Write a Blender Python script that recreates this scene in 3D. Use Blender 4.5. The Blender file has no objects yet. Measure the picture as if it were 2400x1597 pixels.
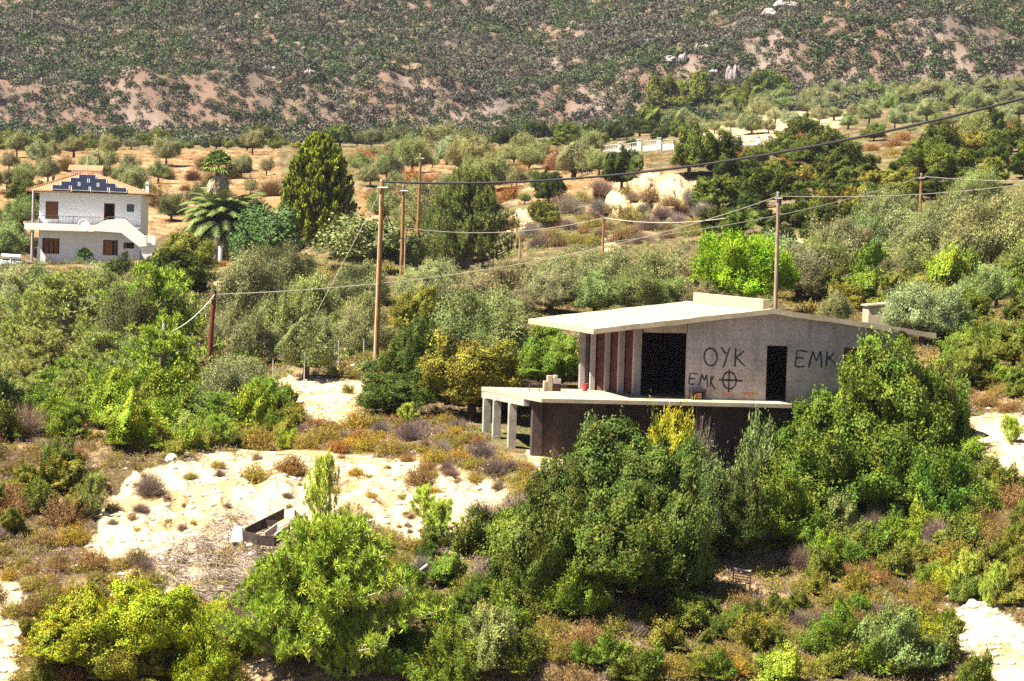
import bpy, math, random
import numpy as np
from mathutils import Vector, Matrix
R = math.radians
sc = bpy.context.scene

# ------------------------------------------------------------------ camera, sky, sun, exposure
W0, H0 = 2400.0, 1597.0
FOC = 100.0 / 36.0 * W0                      # focal length in photo pixels
ROLL, PITCH = R(1.8), R(1.70)
cam_d = bpy.data.cameras.new("camera"); cam = bpy.data.objects.new("camera", cam_d)
sc.collection.objects.link(cam); sc.camera = cam
cam_d.lens = 100; cam_d.sensor_width = 36; cam_d.sensor_fit = 'HORIZONTAL'
cam_d.clip_start = 1.0; cam_d.clip_end = 20000
CM = Matrix.Rotation(R(90) - PITCH, 4, 'X') @ Matrix.Rotation(ROLL, 4, 'Z')
cam.matrix_world = CM
CM3 = np.array(CM.to_3x3())

SUN_EL, SUN_B = R(57), R(20)
sun_dir = Vector((-math.cos(SUN_B) * math.cos(SUN_EL), -math.sin(SUN_B) * math.cos(SUN_EL), math.sin(SUN_EL)))
sd = bpy.data.lights.new("sun", 'SUN'); so = bpy.data.objects.new("sun", sd); sc.collection.objects.link(so)
sd.energy = 5.0; sd.angle = R(0.5); sd.color = (1.0, 0.93, 0.79)
so.rotation_euler = sun_dir.to_track_quat('Z', 'Y').to_euler()
world = bpy.data.worlds.new("World"); sc.world = world; world.use_nodes = True
wn = world.node_tree.nodes; wn.clear()
sky = wn.new('ShaderNodeTexSky'); sky.sky_type = 'NISHITA'; sky.sun_disc = False
sky.air_density = .35; sky.dust_density = .1; sky.altitude = 300; sky.sun_elevation = SUN_EL; sky.sun_rotation = math.atan2(sun_dir.x, sun_dir.y)
bg = wn.new('ShaderNodeBackground'); bg.inputs[1].default_value = 0.05
wo = wn.new('ShaderNodeOutputWorld')
world.node_tree.links.new(sky.outputs[0], bg.inputs[0]); world.node_tree.links.new(bg.outputs[0], wo.inputs[0])
sc.view_settings.view_transform = 'Standard'; sc.view_settings.look = 'None'
sc.view_settings.gamma = 1.0; sc.view_settings.exposure = 1.85
sc.cycles.max_bounces = 4; sc.cycles.diffuse_bounces = 1; sc.cycles.transparent_max_bounces = 4
sc.cycles.transmission_bounces = 2; sc.cycles.glossy_bounces = 2
sc.cycles.use_denoising = False

# ------------------------------------------------------------------ rays
def ray(px, py):
    """world direction (scaled so that Y == 1) of a photo point"""
    d = CM3 @ np.array([px - W0 / 2, -(py - H0 / 2), -FOC])
    return d / d[1]
def at(px, py, D):
    return Vector(ray(px, py) * D)
def project(P):
    c = CM3.T @ np.array(P)
    return W0 / 2 + FOC * c[0] / -c[2], H0 / 2 - FOC * c[1] / -c[2]
VS = W0 / 2356.0                             # survey numbers below were read at 2356 px wide

# ------------------------------------------------------------------ noise
def _hash(ix, iy, s):
    n = (ix * 374761393 + iy * 668265263 + s * 1442695041) & 0xFFFFFFFF
    n = ((n ^ (n >> 13)) * 1274126177) & 0xFFFFFFFF
    return ((n ^ (n >> 16)) & 0xFFFF) / 65535.0
def vnoise(x, y, s=0):
    x = np.asarray(x, float); y = np.asarray(y, float)
    ix = np.floor(x).astype(np.int64); iy = np.floor(y).astype(np.int64)
    fx = x - ix; fy = y - iy; fx = fx * fx * (3 - 2 * fx); fy = fy * fy * (3 - 2 * fy)
    a = _hash(ix, iy, s); b = _hash(ix + 1, iy, s); c = _hash(ix, iy + 1, s); d = _hash(ix + 1, iy + 1, s)
    return a + (b - a) * fx + (c - a) * fy + (a - b - c + d) * fx * fy
def fbm(x, y, s=0, o=4):
    t = 0; amp = 0.5; f = 1.0
    for k in range(o):
        t = t + amp * vnoise(np.asarray(x) * f, np.asarray(y) * f, s + k); amp *= .5; f *= 2.03
    return t / (1 - .5 ** o)

# ------------------------------------------------------------------ terrain: measured ground profiles (depth, photo height) per column
T = {
 0:   [(86,1597),(92,1400),(97,1250),(103,1120),(112,1000),(125,920),(150,840),(190,720),(230,640),(267,606),(300,520),(360,400),(420,352),(520,337),(640,330),(760,322)],
 400: [(86,1597),(91,1400),(96,1250),(103,1100),(113,1010),(125,930),(135,880),(150,820),(180,730),(215,670),(245,625),(267,600),(300,520),(350,440),(420,375),(520,350),(640,336),(760,325)],
 800: [(86,1597),(91,1400),(96,1250),(103,1100),(113,1000),(125,920),(135,870),(145,815),(180,720),(215,650),(245,610),(275,560),(310,480),(360,420),(430,370),(520,350),(640,335),(760,322)],
 1100:[(86,1597),(91,1400),(97,1250),(104,1100),(110,1020),(120,960),(130,900),(145,830),(180,720),(215,650),(250,600),(285,530),(330,450),(380,400),(440,370),(520,347),(640,328),(760,312)],
 1250:[(86,1597),(92,1400),(98,1250),(105,1075),(110,1030),(120,980),(130,910),(150,820),(180,720),(215,640),(245,590),(272,530),(300,470),(360,400),(430,368),(520,345),(640,322),(760,300)],
 1400:[(86,1597),(91,1450),(96,1330),(102,1170),(107,1090),(120,1000),(133,900),(160,800),(190,700),(225,600),(255,550),(285,500),(302,420),(380,372),(440,358),(520,340),(640,312),(760,285)],
 1600:[(86,1597),(91,1470),(96,1340),(102,1190),(107,1100),(120,1000),(133,900),(160,790),(190,690),(225,600),(255,545),(285,500),(302,410),(370,370),(440,348),(520,326),(640,290),(760,255)],
 1800:[(86,1597),(91,1480),(96,1350),(102,1200),(107,1110),(117,1010),(133,890),(160,780),(190,680),(220,600),(260,510),(300,440),(360,380),(450,345),(540,300),(650,256),(760,232)],
 2100:[(86,1597),(91,1480),(97,1330),(104,1150),(112,1000),(125,880),(150,780),(180,690),(210,600),(240,540),(280,460),(340,380),(420,340),(520,300),(640,250),(760,222)],
 2400:[(86,1597),(91,1450),(98,1250),(106,1050),(113,950),(125,870),(150,760),(180,680),(210,600),(240,530),(280,440),(330,370),(400,330),(500,300),(640,240),(760,215)],
}
DS = np.concatenate([[40, 60, 75], np.arange(86, 140, 2), np.arange(140, 320, 5), np.arange(320, 761, 20), [900, 1100, 1300, 1500, 1700]])
cols = sorted(T); tx = []; tz = []
for c in cols:
    t = T[c]; px = c * VS
    D = np.array([a for a, b in t], float)
    z = np.array([ray(px, b * VS)[2] * a for a, b in t])
    m = 0.36 + 0.05 * math.sin(c / 260.0)
    D = np.concatenate([[40, 60, 75], D, [900, 1100, 1300, 1500, 1700]])
    z = np.concatenate([[z[0] - 9, z[0] - 5.5, z[0] - 3.0], z, [z[-1] + 140 * m, z[-1] + 340 * m * 1.02, z[-1] + 540 * m, z[-1] + 690 * m, z[-1] + 760 * m]])
    tx.append((px - W0 / 2) / FOC); tz.append(np.interp(DS, D, z))
tx = np.array([-.45, tx[0] - .09] + tx + [tx[-1] + .09, .45]); tz = np.array([tz[0], tz[0]] + tz + [tz[-1], tz[-1]])
for _ in range(2):                           # soften the kinks of the survey
    tz[:, 2:-5] = (tz[:, 1:-6] + 2 * tz[:, 2:-5] + tz[:, 3:-4]) / 4
BU, BV = np.array([.986, .168]), np.array([-.168, .986])   # plan axes of the concrete building
F1 = None
def ground(X, Y, detail=True):
    X = np.asarray(X, float); Y = np.maximum(np.asarray(Y, float), 40.0)
    s = np.clip(X / Y, tx[0], tx[-1])
    i = np.clip(np.searchsorted(tx, s) - 1, 0, len(tx) - 2)
    a = (s - tx[i]) / (tx[i + 1] - tx[i]); a = a * a * (3 - 2 * a) * .5 + a * .5
    j = np.clip(np.searchsorted(DS, Y) - 1, 0, len(DS) - 2)
    b = np.clip((Y - DS[j]) / (DS[j + 1] - DS[j]), 0, 1)
    z = (tz[i, j] * (1 - a) + tz[i + 1, j] * a) * (1 - b) + (tz[i, j + 1] * (1 - a) + tz[i + 1, j + 1] * a) * b
    if detail:
        n = np.clip((Y - 60) / 60, 0, 1)
        z = z + (fbm(X / 3.1, Y / 3.1, 3) - .5) * .7 * (1 - .5 * np.clip((Y - 130) / 60, 0, 1)) + (fbm(X / 14., Y / 14., 9) - .5) * 1.2
        far = np.clip((Y - 700) / 80, 0, 1); sx = X / Y
        e1 = np.clip((Y - 276) / 8, 0, 1) * np.clip((318 - Y) / 8, 0, 1) * np.clip((sx - .02) / .01, 0, 1) * np.clip((.08 - sx) / .01, 0, 1)
        e2 = np.clip((Y - 91) / 3, 0, 1) * np.clip((107 - Y) / 3, 0, 1) * np.clip((sx + .15) / .01, 0, 1) * np.clip((.005 - sx) / .01, 0, 1)
        z = z - e1 * np.abs(fbm(X / 2.6, Y / 11., 31, 3) - .5) * 11 - e2 * np.abs(fbm((X + .3 * Y) / 1.3, Y / 5., 32, 3) - .5) * 1.5
        z = z + far * ((fbm(X / 70., Y / 70., 21) - .5) * 9 + (fbm(X / 9., Y / 9., 22) - .5) * 4 - np.abs(fbm((X + .35 * Y) / 34., Y / 150., 23) - .5) * 18)
        u = (X - 1.18) * BU[0] + (Y - 107) * BU[1]; v = (X - 1.18) * BV[0] + (Y - 107) * BV[1]
        inside = np.clip(np.minimum(np.minimum((u + 1.5) / 1.2, (17 - u) / 1.2), np.minimum((v + .6) / 1.2, (17.5 - v) / 1.2)), 0, 1)
        pad = np.minimum(z, -6.6); z = z * (1 - inside) + pad * inside
        hu = np.clip(np.minimum((X + 48) / 2, (-30 - X) / 2), 0, 1) * np.clip(np.minimum((Y - 262) / 2, (282 - Y) / 2), 0, 1)
        z = z * (1 - hu) + np.minimum(z, -2.2) * hu
    return z
def gz(X, Y): return float(ground(np.array([X]), np.array([Y]))[0])
_DD = np.concatenate([np.arange(70, 320, .5), np.arange(320, 1500, 2)])
def hit(px, py):
    """where the sight line of a photo point meets the ground"""
    r = ray(px, py); z = ground(r[0] * _DD, _DD)
    k = np.argmax(r[2] * _DD < z)
    if not (r[2] * _DD[k] < z[k]): k = len(_DD) - 1
    D = _DD[k]; return Vector((r[0] * D, D, float(z[k])))

# ------------------------------------------------------------------ mesh helpers
def link(o): sc.collection.objects.link(o); return o
def np_mesh(name, V, F, mats=(), fattr=None, mi=None, cattr=None, smooth=False):
    """V (n,3), F (m,k) index array; fattr: dict of per-face floats"""
    me = bpy.data.meshes.new(name); V = np.asarray(V, np.float32); F = np.asarray(F, np.int32); k = F.shape[1]
    me.vertices.add(len(V)); me.vertices.foreach_set('co', V.ravel())
    me.loops.add(F.size); me.loops.foreach_set('vertex_index', F.ravel())
    me.polygons.add(len(F)); me.polygons.foreach_set('loop_start', np.arange(0, F.size, k, dtype=np.int32))
    for m in mats: me.materials.append(m)
    if mi is not None: me.polygons.foreach_set('material_index', np.asarray(mi, np.int32))
    me.update(calc_edges=True)
    if fattr:
        for an, a in fattr.items():
            at_ = me.attributes.new(an, 'FLOAT', 'FACE'); at_.data.foreach_set('value', np.asarray(a, np.float32))
    if cattr is not None:
        at_ = me.attributes.new('soil', 'FLOAT_COLOR', 'POINT'); at_.data.foreach_set('color', np.asarray(cattr, np.float32).ravel())
    if smooth: me.polygons.foreach_set('use_smooth', np.ones(len(F), bool))
    me.validate(); return me
class MB:
    """collects boxes, tubes and polygons that make ONE mesh"""
    def __init__(s): s.v = []; s.f = []
    def poly(s, pts):
        b = len(s.v); s.v += [tuple(p) for p in pts]; s.f.append(list(range(b, b + len(pts))))
    def hexa(s, p):                          # p: 4 bottom then 4 top corners
        b = len(s.v); s.v += [tuple(q) for q in p]
        for q in ((3, 2, 1, 0), (4, 5, 6, 7), (0, 1, 5, 4), (1, 2, 6, 5), (2, 3, 7, 6), (3, 0, 4, 7)): s.f.append([b + i for i in q])
        return s
    def box(s, x0, x1, y0, y1, z0, z1):
        return s.hexa([(x0, y0, z0), (x1, y0, z0), (x1, y1, z0), (x0, y1, z0), (x0, y0, z1), (x1, y0, z1), (x1, y1, z1), (x0, y1, z1)])
    def prism(s, pts, a, b, ax='y'):         # closed outline in a plane, swept between a and b
        f = {'y': lambda p, t: (p[0], t, p[1]), 'z': lambda p, t: (p[0], p[1], t), 'x': lambda p, t: (t, p[0], p[1])}[ax]
        n = len(pts); k = len(s.v); s.v += [f(p, a) for p in pts] + [f(p, b) for p in pts]
        s.f.append([k + i for i in range(n)]); s.f.append([k + n + i for i in reversed(range(n))])
        for i in range(n): j = (i + 1) % n; s.f.append([k + j, k + i, k + n + i, k + n + j])
        return s
    def tube(s, pts, r, n=8, cap=True):
        pts = [Vector(p) for p in pts]; rs = r if isinstance(r, (list, tuple)) else [r] * len(pts); k = len(s.v)
        for i, p in enumerate(pts):
            t = (pts[min(i + 1, len(pts) - 1)] - pts[max(i - 1, 0)]).normalized()
            a = t.cross(Vector((0, 0, 1)) if abs(t.z) < .9 else Vector((1, 0, 0))).normalized(); b = t.cross(a)
            for q in range(n):
                w = 2 * math.pi * q / n; s.v.append(tuple(p + (a * math.cos(w) + b * math.sin(w)) * rs[i]))
        for i in range(len(pts) - 1):
            for q in range(n):
                s.f.append([k + i * n + q, k + i * n + (q + 1) % n, k + (i + 1) * n + (q + 1) % n, k + (i + 1) * n + q])
        if cap:
            s.f.append([k + q for q in range(n)]); s.f.append([k + (len(pts) - 1) * n + q for q in reversed(range(n))])
        return s
    def lathe(s, prof, c=(0, 0, 0), n=16):
        k = len(s.v)
        for r_, z in prof:
            for q in range(n): w = 2 * math.pi * q / n; s.v.append((c[0] + r_ * math.cos(w), c[1] + r_ * math.sin(w), c[2] + z))
        for i in range(len(prof) - 1):
            for q in range(n): s.f.append([k + i * n + q, k + i * n + (q + 1) % n, k + (i + 1) * n + (q + 1) % n, k + (i + 1) * n + q])
        s.f.append([k + q for q in reversed(range(n))]); s.f.append([k + (len(prof) - 1) * n + q for q in range(n)])
        return s
    def xf(s, fn): s.v = [tuple(fn(Vector(p))) for p in s.v]; return s
    def build(s, name, mat, parent=None, smooth=False, bev=0):
        me = bpy.data.meshes.new(name); me.from_pydata(s.v, [], s.f); me.materials.append(mat); me.update()
        import bmesh
        bm = bmesh.new(); bm.from_mesh(me); bmesh.ops.recalc_face_normals(bm, faces=bm.faces[:]); bm.to_mesh(me); bm.free()
        if smooth: me.polygons.foreach_set('use_smooth', np.ones(len(me.polygons), bool))
        o = link(bpy.data.objects.new(name, me)); o.parent = parent
        if bev:
            m = o.modifiers.new('bevel', 'BEVEL'); m.width = bev; m.segments = 2; m.limit_method = 'ANGLE'
        return o
def tag(o, label=None, cat=None, group=None, kind=None):
    if label: o['label'] = label
    if cat: o['category'] = cat
    if group: o['group'] = group
    if kind: o['kind'] = kind
    return o
def empty(name, loc=(0, 0, 0), rz=0):
    o = bpy.data.objects.new(name, None); link(o); o.location = loc; o.rotation_euler = (0, 0, rz); o.empty_display_size = .3
    return o

# ------------------------------------------------------------------ materials
def mat(name, col, rough=.8, var=.15, scale=3., bump=0., fine=0., metal=0., spec=.3, col2=None, thr=.55, stretch=(1, 1, 1), contrast=.15, coord='Object', streak=0.):
    m = bpy.data.materials.new(name); m.use_nodes = True; nt = m.node_tree; N = nt.nodes; L = nt.links; N.clear()
    out = N.new('ShaderNodeOutputMaterial'); p = N.new('ShaderNodeBsdfPrincipled'); L.new(p.outputs[0], out.inputs[0])
    p.inputs['Roughness'].default_value = rough; p.inputs['Metallic'].default_value = metal; p.inputs['Specular IOR Level'].default_value = spec
    tc = N.new('ShaderNodeTexCoord'); mp = N.new('ShaderNodeMapping'); mp.inputs['Scale'].default_value = stretch; L.new(tc.outputs[coord], mp.inputs[0])
    n1 = N.new('ShaderNodeTexNoise'); n1.inputs['Scale'].default_value = scale; n1.inputs['Detail'].default_value = 6; n1.inputs['Roughness'].default_value = .65
    L.new(mp.outputs[0], n1.inputs['Vector'])
    r = N.new('ShaderNodeValToRGB'); e = r.color_ramp.elements
    c2 = col2 or [c * (1 - var * 1.6) for c in col]
    e[0].position = thr - contrast; e[0].color = (*col, 1); e[1].position = thr + contrast; e[1].color = (*c2, 1)
    L.new(n1.outputs[0], r.inputs[0]); last = r.outputs[0]
    if fine:
        n2 = N.new('ShaderNodeTexNoise'); n2.inputs['Scale'].default_value = scale * 14; n2.inputs['Detail'].default_value = 3; L.new(mp.outputs[0], n2.inputs['Vector'])
        ma = N.new('ShaderNodeMapRange'); ma.inputs[1].default_value = .3; ma.inputs[2].default_value = .7; ma.inputs[3].default_value = 1 - fine; ma.inputs[4].default_value = 1 + fine
        L.new(n2.outputs[0], ma.inputs[0]); mx = N.new('ShaderNodeVectorMath'); mx.operation = 'SCALE'; L.new(last, mx.inputs[0]); L.new(ma.outputs[0], mx.inputs['Scale']); last = mx.outputs[0]
    if streak:
        m2 = N.new('ShaderNodeMapping'); m2.inputs['Scale'].default_value = (2.2, 2.2, .16); L.new(tc.outputs[coord], m2.inputs[0]); n3 = N.new('ShaderNodeTexNoise'); n3.inputs['Scale'].default_value = 1.3; n3.inputs['Detail'].default_value = 5; L.new(m2.outputs[0], n3.inputs['Vector'])
        mb_ = N.new('ShaderNodeMapRange'); mb_.inputs[1].default_value = .52; mb_.inputs[2].default_value = .72; mb_.inputs[3].default_value = 1.0; mb_.inputs[4].default_value = 1 - streak; L.new(n3.outputs[0], mb_.inputs[0]); my = N.new('ShaderNodeVectorMath'); my.operation = 'SCALE'; L.new(last, my.inputs[0]); L.new(mb_.outputs[0], my.inputs['Scale']); last = my.outputs[0]
        bk = N.new('ShaderNodeTexWave'); bk.bands_direction = 'Z'; bk.inputs['Scale'].default_value = .8; bk.inputs['Distortion'].default_value = .3; L.new(tc.outputs[coord], bk.inputs['Vector']); mc = N.new('ShaderNodeMapRange'); mc.inputs[1].default_value = .0; mc.inputs[2].default_value = .06; mc.inputs[3].default_value = .88; mc.inputs[4].default_value = 1.0; L.new(bk.outputs['Fac'], mc.inputs[0]); mz = N.new('ShaderNodeVectorMath'); mz.operation = 'SCALE'; L.new(last, mz.inputs[0]); L.new(mc.outputs[0], mz.inputs['Scale']); last = mz.outputs[0]
    L.new(last, p.inputs['Base Color'])
    if bump:
        b = N.new('ShaderNodeBump'); b.inputs['Strength'].default_value = bump; b.inputs['Distance'].default_value = .02; L.new(n1.outputs[0], b.inputs['Height']); L.new(b.outputs[0], p.inputs['Normal'])
    return m
def leaf_mat(name, transl=.3, rough=.5, spec=.25):
    m = bpy.data.materials.new(name); m.use_nodes = True; nt = m.node_tree; N = nt.nodes; L = nt.links; N.clear()
    out = N.new('ShaderNodeOutputMaterial'); p = N.new('ShaderNodeBsdfPrincipled'); tr = N.new('ShaderNodeBsdfTranslucent'); mix = N.new('ShaderNodeMixShader')
    p.inputs['Roughness'].default_value = rough; p.inputs['Specular IOR Level'].default_value = spec; mix.inputs[0].default_value = transl
    oi = N.new('ShaderNodeObjectInfo'); a = N.new('ShaderNodeAttribute'); a.attribute_name = 'tint'; a2 = N.new('ShaderNodeAttribute'); a2.attribute_name = 'hue'
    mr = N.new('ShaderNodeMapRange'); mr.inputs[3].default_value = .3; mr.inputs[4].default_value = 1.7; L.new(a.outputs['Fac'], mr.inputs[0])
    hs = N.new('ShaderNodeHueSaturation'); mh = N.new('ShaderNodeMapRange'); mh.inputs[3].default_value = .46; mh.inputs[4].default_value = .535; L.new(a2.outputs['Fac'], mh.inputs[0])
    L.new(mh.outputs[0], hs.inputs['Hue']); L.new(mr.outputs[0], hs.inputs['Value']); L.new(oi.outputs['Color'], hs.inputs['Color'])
    L.new(hs.outputs[0], p.inputs['Base Color']); L.new(hs.outputs[0], tr.inputs[0])
    L.new(p.outputs[0], mix.inputs[1]); L.new(tr.outputs[0], mix.inputs[2]); L.new(mix.outputs[0], out.inputs[0])
    return m
M = {}
M['leaf'] = leaf_mat('leaf', .07, .6, .08); M['needle'] = leaf_mat('needle', .1, .6, .06); M['dry'] = leaf_mat('dry_twigs', .12, .8, .1)
M['bark'] = mat('bark', (.16, .11, .075), .9, .5, 6, .4, .3, stretch=(1, 1, .3))
M['bark_pale'] = mat('bark_pale', (.34, .27, .20), .9, .4, 6, .4, .3, stretch=(1, 1, .3))
M['pole'] = mat('pole_wood', (.34, .17, .055), .8, .4, 2.5, .2, .25, stretch=(4, 4, .5))
M['pole_dark'] = mat('pole_wood_dark', (.16, .045, .02), .8, .4, 2.5, .2, .25, stretch=(4, 4, .5))
M['pole_grey'] = mat('pole_wood_weathered', (.36, .27, .19), .8, .4, 2.5, .2, .25, stretch=(4, 4, .5))
M['metal_pale'] = mat('galvanised_steel', (.55, .56, .58), .5, .15, 8, 0, .1, metal=.3)
M['metal_dark'] = mat('dark_metal', (.05, .045, .045), .6, .3, 8, 0, .2, metal=.4)
M['rust'] = mat('rusty_metal', (.16, .07, .035), .8, .4, 8, .2, .3)
M['cable_dark'] = mat('cable_dark', (.02, .018, .02), .6)
M['cable_pale'] = mat('cable_pale', (.62, .56, .46), .7)
M['concrete_top'] = mat('concrete_slab', (.39, .325, .225), .9, .25, 1.1, .3, .18, thr=.62)
M['concrete_wall'] = mat('concrete_wall', (.40, .34, .32), .9, .25, .9, .3, .22, thr=.6, streak=.4)
M['concrete_low'] = mat('concrete_lower_wall', (.10, .07, .058), .95, .35, .8, .4, .3, stretch=(1, 1, .35), streak=.5)  # concrete darkened in colour to deepen the shade below the terrace
M['concrete_col'] = mat('concrete_column', (.42, .37, .31), .9, .25, 2, .3, .2)
M['paint_black'] = mat('black_spray_paint', (.018, .016, .02), .6)
M['brick'] = mat('red_brick', (.13, .045, .03), .9, .5, 5, .4, .4)
M['brick_orange'] = mat('bare_orange_brick', (.42, .13, .05), .9, .4, 9, .3, .3, col2=(.42, .33, .27))
M['soot_shade'] = mat('soot_shade_brick', (.045, .03, .03), .9, .4, 6, .2, .3)  # soot on hearth and grill; also painted shade of the villa interior
M['board'] = mat('yellow_brown_board', (.24, .12, .03), .8, .3, 2, 0, .2, stretch=(1, 1, 6))
M['white'] = mat('white_plaster', (.88, .88, .88), .85, .06, 1.5, .05, .04)
M['white_hard'] = mat('white_render', (.86, .85, .82), .8, .08, 3, .05, .05)
M['tile'] = None
M['shutter'] = mat('brown_shutter', (.16, .06, .025), .6, .3, 3, 0, .15, stretch=(8, 1, 1))
M['door_wood'] = mat('orange_brown_door', (.30, .12, .025), .6, .3, 3, 0, .15)
M['dark_open'] = mat('dark_interior', (.02, .012, .012), .9)  # near-black colour stands in for the shade inside rooms
M['glass_dark'] = mat('window_glass', (.03, .035, .045), .15, .1, spec=.6)
M['panel'] = mat('solar_cells', (.010, .012, .025), .4, .2, 3, spec=.25)
M['panel_frame'] = mat('panel_frame', (.55, .57, .60), .4, metal=.3)
M['plastic_white'] = mat('white_plastic', (.80, .79, .75), .5, .06, 4)
M['old_wood'] = mat('weathered_wood', (.075, .052, .04), .9, .5, 4, .3, .4, stretch=(1, 6, 1))
M['wood_pale'] = mat('pale_cut_wood', (.55, .45, .36), .9, .3, 4, .2, .3)
M['red_plastic'] = mat('red_plastic', (.45, .06, .05), .5)
M['stone'] = mat('pale_stone', (.62, .54, .43), .95, .3, 2, .4, .25)
M['rock'] = mat('grey_rock', (.36, .30, .28), .95, .35, .8, .6, .35)
# ------------------------------------------------------------------ terrain sheet with its soils
def inpoly(px, py, poly):
    x = np.asarray(px, float); y = np.asarray(py, float); c = np.zeros(np.broadcast(x, y).shape, bool); n = len(poly)
    for i in range(n):
        x0, y0 = poly[i]; x1, y1 = poly[i - 1]
        if y0 == y1: continue
        c ^= ((y0 > y) != (y1 > y)) & (x < (x1 - x0) * (y - y0) / (y1 - y0) + x0)
    return c
BARE = [  # pale marl and sand, outlines surveyed on the photograph and laid on the ground where they fall
 [(200,1260),(240,1170),(330,1080),(420,1050),(560,1040),(740,1035),(870,1045),(1000,1050),(1080,1090),(1230,1130),(1110,1200),(1070,1290),(930,1250),(800,1160),(700,1200),(640,1260),(420,1270),(330,1300)],
 [(620,870),(700,860),(850,880),(830,985),(760,975),(640,930)],
 [(1230,1030),(1310,1045),(1260,1100),(1200,1080)],
 [(470,665),(500,640),(575,632),(560,655),(500,680)],
 [(1400,425),(1480,398),(1560,402),(1660,425),(1630,470),(1500,475),(1440,500),(1390,470)],
 [(1140,520),(1190,485),(1235,482),(1225,520),(1170,545)],
 [(2215,970),(2300,955),(2356,960),(2420,1000),(2420,1130),(2330,1110),(2250,1060)],
 [(2180,1400),(2260,1390),(2420,1470),(2420,1600),(2290,1600),(2230,1510),(2170,1450)],
 [(-40,1340),(40,1340),(60,1420),(50,1600),(-40,1600)],
 [(1540,330),(1620,300),(1720,268),(1880,250),(1950,262),(1930,290),(1800,318),(1640,335)],
 [(1380,540),(1420,540),(1430,575),(1390,580)],
 [(1780,540),(1850,535),(1850,560),(1790,565)],
 [(540,1520),(600,1490),(620,1568),(540,1600)],
 [(1060,1340),(1090,1330),(1130,1440),(1090,1440)],
 [(270,1310),(420,1260),(470,1330),(330,1400)],
]
TAN = [
 [(-300,345),(640,345),(650,470),(600,500),(420,520),(330,560),(-300,560)],
 [(840,345),(1380,345),(1420,420),(1300,470),(1100,470),(880,450)],
 [(1540,1380),(1600,1320),(1720,1290),(1800,1310),(1790,1370),(1650,1420)],
 [(2200,870),(2420,850),(2420,960),(2250,950)],
 [(820,440),(1000,440),(1000,560),(820,540)],
]
nu, nd = 760, 0
cs = np.concatenate([np.linspace(-.42, -.21, 60)[:-1], np.linspace(-.21, .21, nu), np.linspace(.21, .42, 60)[1:]])
Dr = np.concatenate([np.linspace(42, 84, 40)[:-1], np.arange(84, 125, .3), np.arange(125, 200, .8), np.arange(200, 340, 1.6), np.arange(340, 700, 4), np.arange(700, 960, 1.6), np.arange(960, 1700, 10)])
DD, CC = np.meshgrid(Dr, cs, indexing='ij'); XX = CC * DD
ZZ = ground(XX, DD)
cc = CM3.T @ np.stack([XX.ravel(), DD.ravel(), ZZ.ravel()])
PX = (W0 / 2 + FOC * cc[0] / -cc[2]) / VS; PY = (H0 / 2 - FOC * cc[1] / -cc[2]) / VS
X_, Y_ = XX.ravel(), DD.ravel()
wob = 34 * np.clip(110 / Y_, .25, 1)
wx = PX + (fbm(X_ / 2.2, Y_ / 2.2, 40) - .5) * 2 * wob; wy = PY + (fbm(X_ / 2.2, Y_ / 2.2, 50) - .5) * 1.4 * wob
def soft(c, col, k): return c * (1 - k[:, None]) + np.array(col)[None] * k[:, None]
n1 = fbm(X_ / 1.3, Y_ / 1.3, 60); n2 = fbm(X_ / 6., Y_ / 6., 70); n3 = fbm(X_ / .45, Y_ / .45, 75)
base = soft(np.tile(np.array([.11, .08, .04]), (len(X_), 1)), (.26, .18, .10), np.clip((n1 - .5) * 5, 0, 1))
base = soft(base, (.13, .14, .045), np.clip((n2 - .5) * 5, 0, .6))
tan = np.zeros(len(X_), bool)
for p in TAN: tan |= inpoly(wx, wy, p)
tcol = soft(soft(np.tile(np.array([.24, .15, .07]), (len(X_), 1)), (.35, .24, .135), np.clip((n1 - .5) * 6, 0, 1)), (.22, .12, .05), np.clip((n2 - .56) * 7, 0, .8))
base[tan] = tcol[tan]
bare = np.zeros(len(X_), bool)
for p in BARE: bare |= inpoly(wx, wy, p)
bcol = soft(soft(np.tile(np.array([.58, .45, .28]), (len(X_), 1)), (.40, .26, .125), np.clip((n1 - .5) * 6, 0, .9)), (.24, .14, .07), np.clip((n3 - .66) * 9, 0, .8))
bcol = bcol * np.where(Y_ > 200, .85, 1.0)[:, None]
base[bare] = bcol[bare]
mk = np.clip((Y_ - 640) / 90, 0, 1)
q1 = fbm(X_ / 9., Y_ / 14., 80); q2 = fbm(X_ / 38., Y_ / 50., 81)
mcol = soft(np.tile(np.array([.155, .10, .075]), (len(X_), 1)), (.21, .16, .13), np.clip((q1 - .5) * 6, 0, 1))
mcol = soft(mcol, (.20, .14, .08), np.clip((q2 - .5) * 6, 0, .8) * np.clip((fbm(X_ / 5., Y_ / 8., 83) - .42) * 6, 0, 1))
mcol = soft(mcol, (.10, .085, .07), np.clip((fbm(X_ / 12., Y_ / 16., 84) - .5) * 5, 0, .75))
base = base * (1 - mk[:, None]) + mcol * mk[:, None]
nr, nc = DD.shape; idx = np.arange(nr * nc).reshape(nr, nc)
F = np.stack([idx[:-1, :-1], idx[:-1, 1:], idx[1:, 1:], idx[1:, :-1]], -1).reshape(-1, 4)
gm = bpy.data.materials.new('soil'); gm.use_nodes = True; nt = gm.node_tree; N = nt.nodes; L = nt.links
p = N['Principled BSDF']; p.inputs['Roughness'].default_value = .95; p.inputs['Specular IOR Level'].default_value = .1
a = N.new('ShaderNodeAttribute'); a.attribute_name = 'soil'; tc = N.new('ShaderNodeTexCoord')
nz = N.new('ShaderNodeTexNoise'); nz.inputs['Scale'].default_value = 4; nz.inputs['Detail'].default_value = 8; nz.inputs['Roughness'].default_value = .7; L.new(tc.outputs['Object'], nz.inputs['Vector'])
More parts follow.
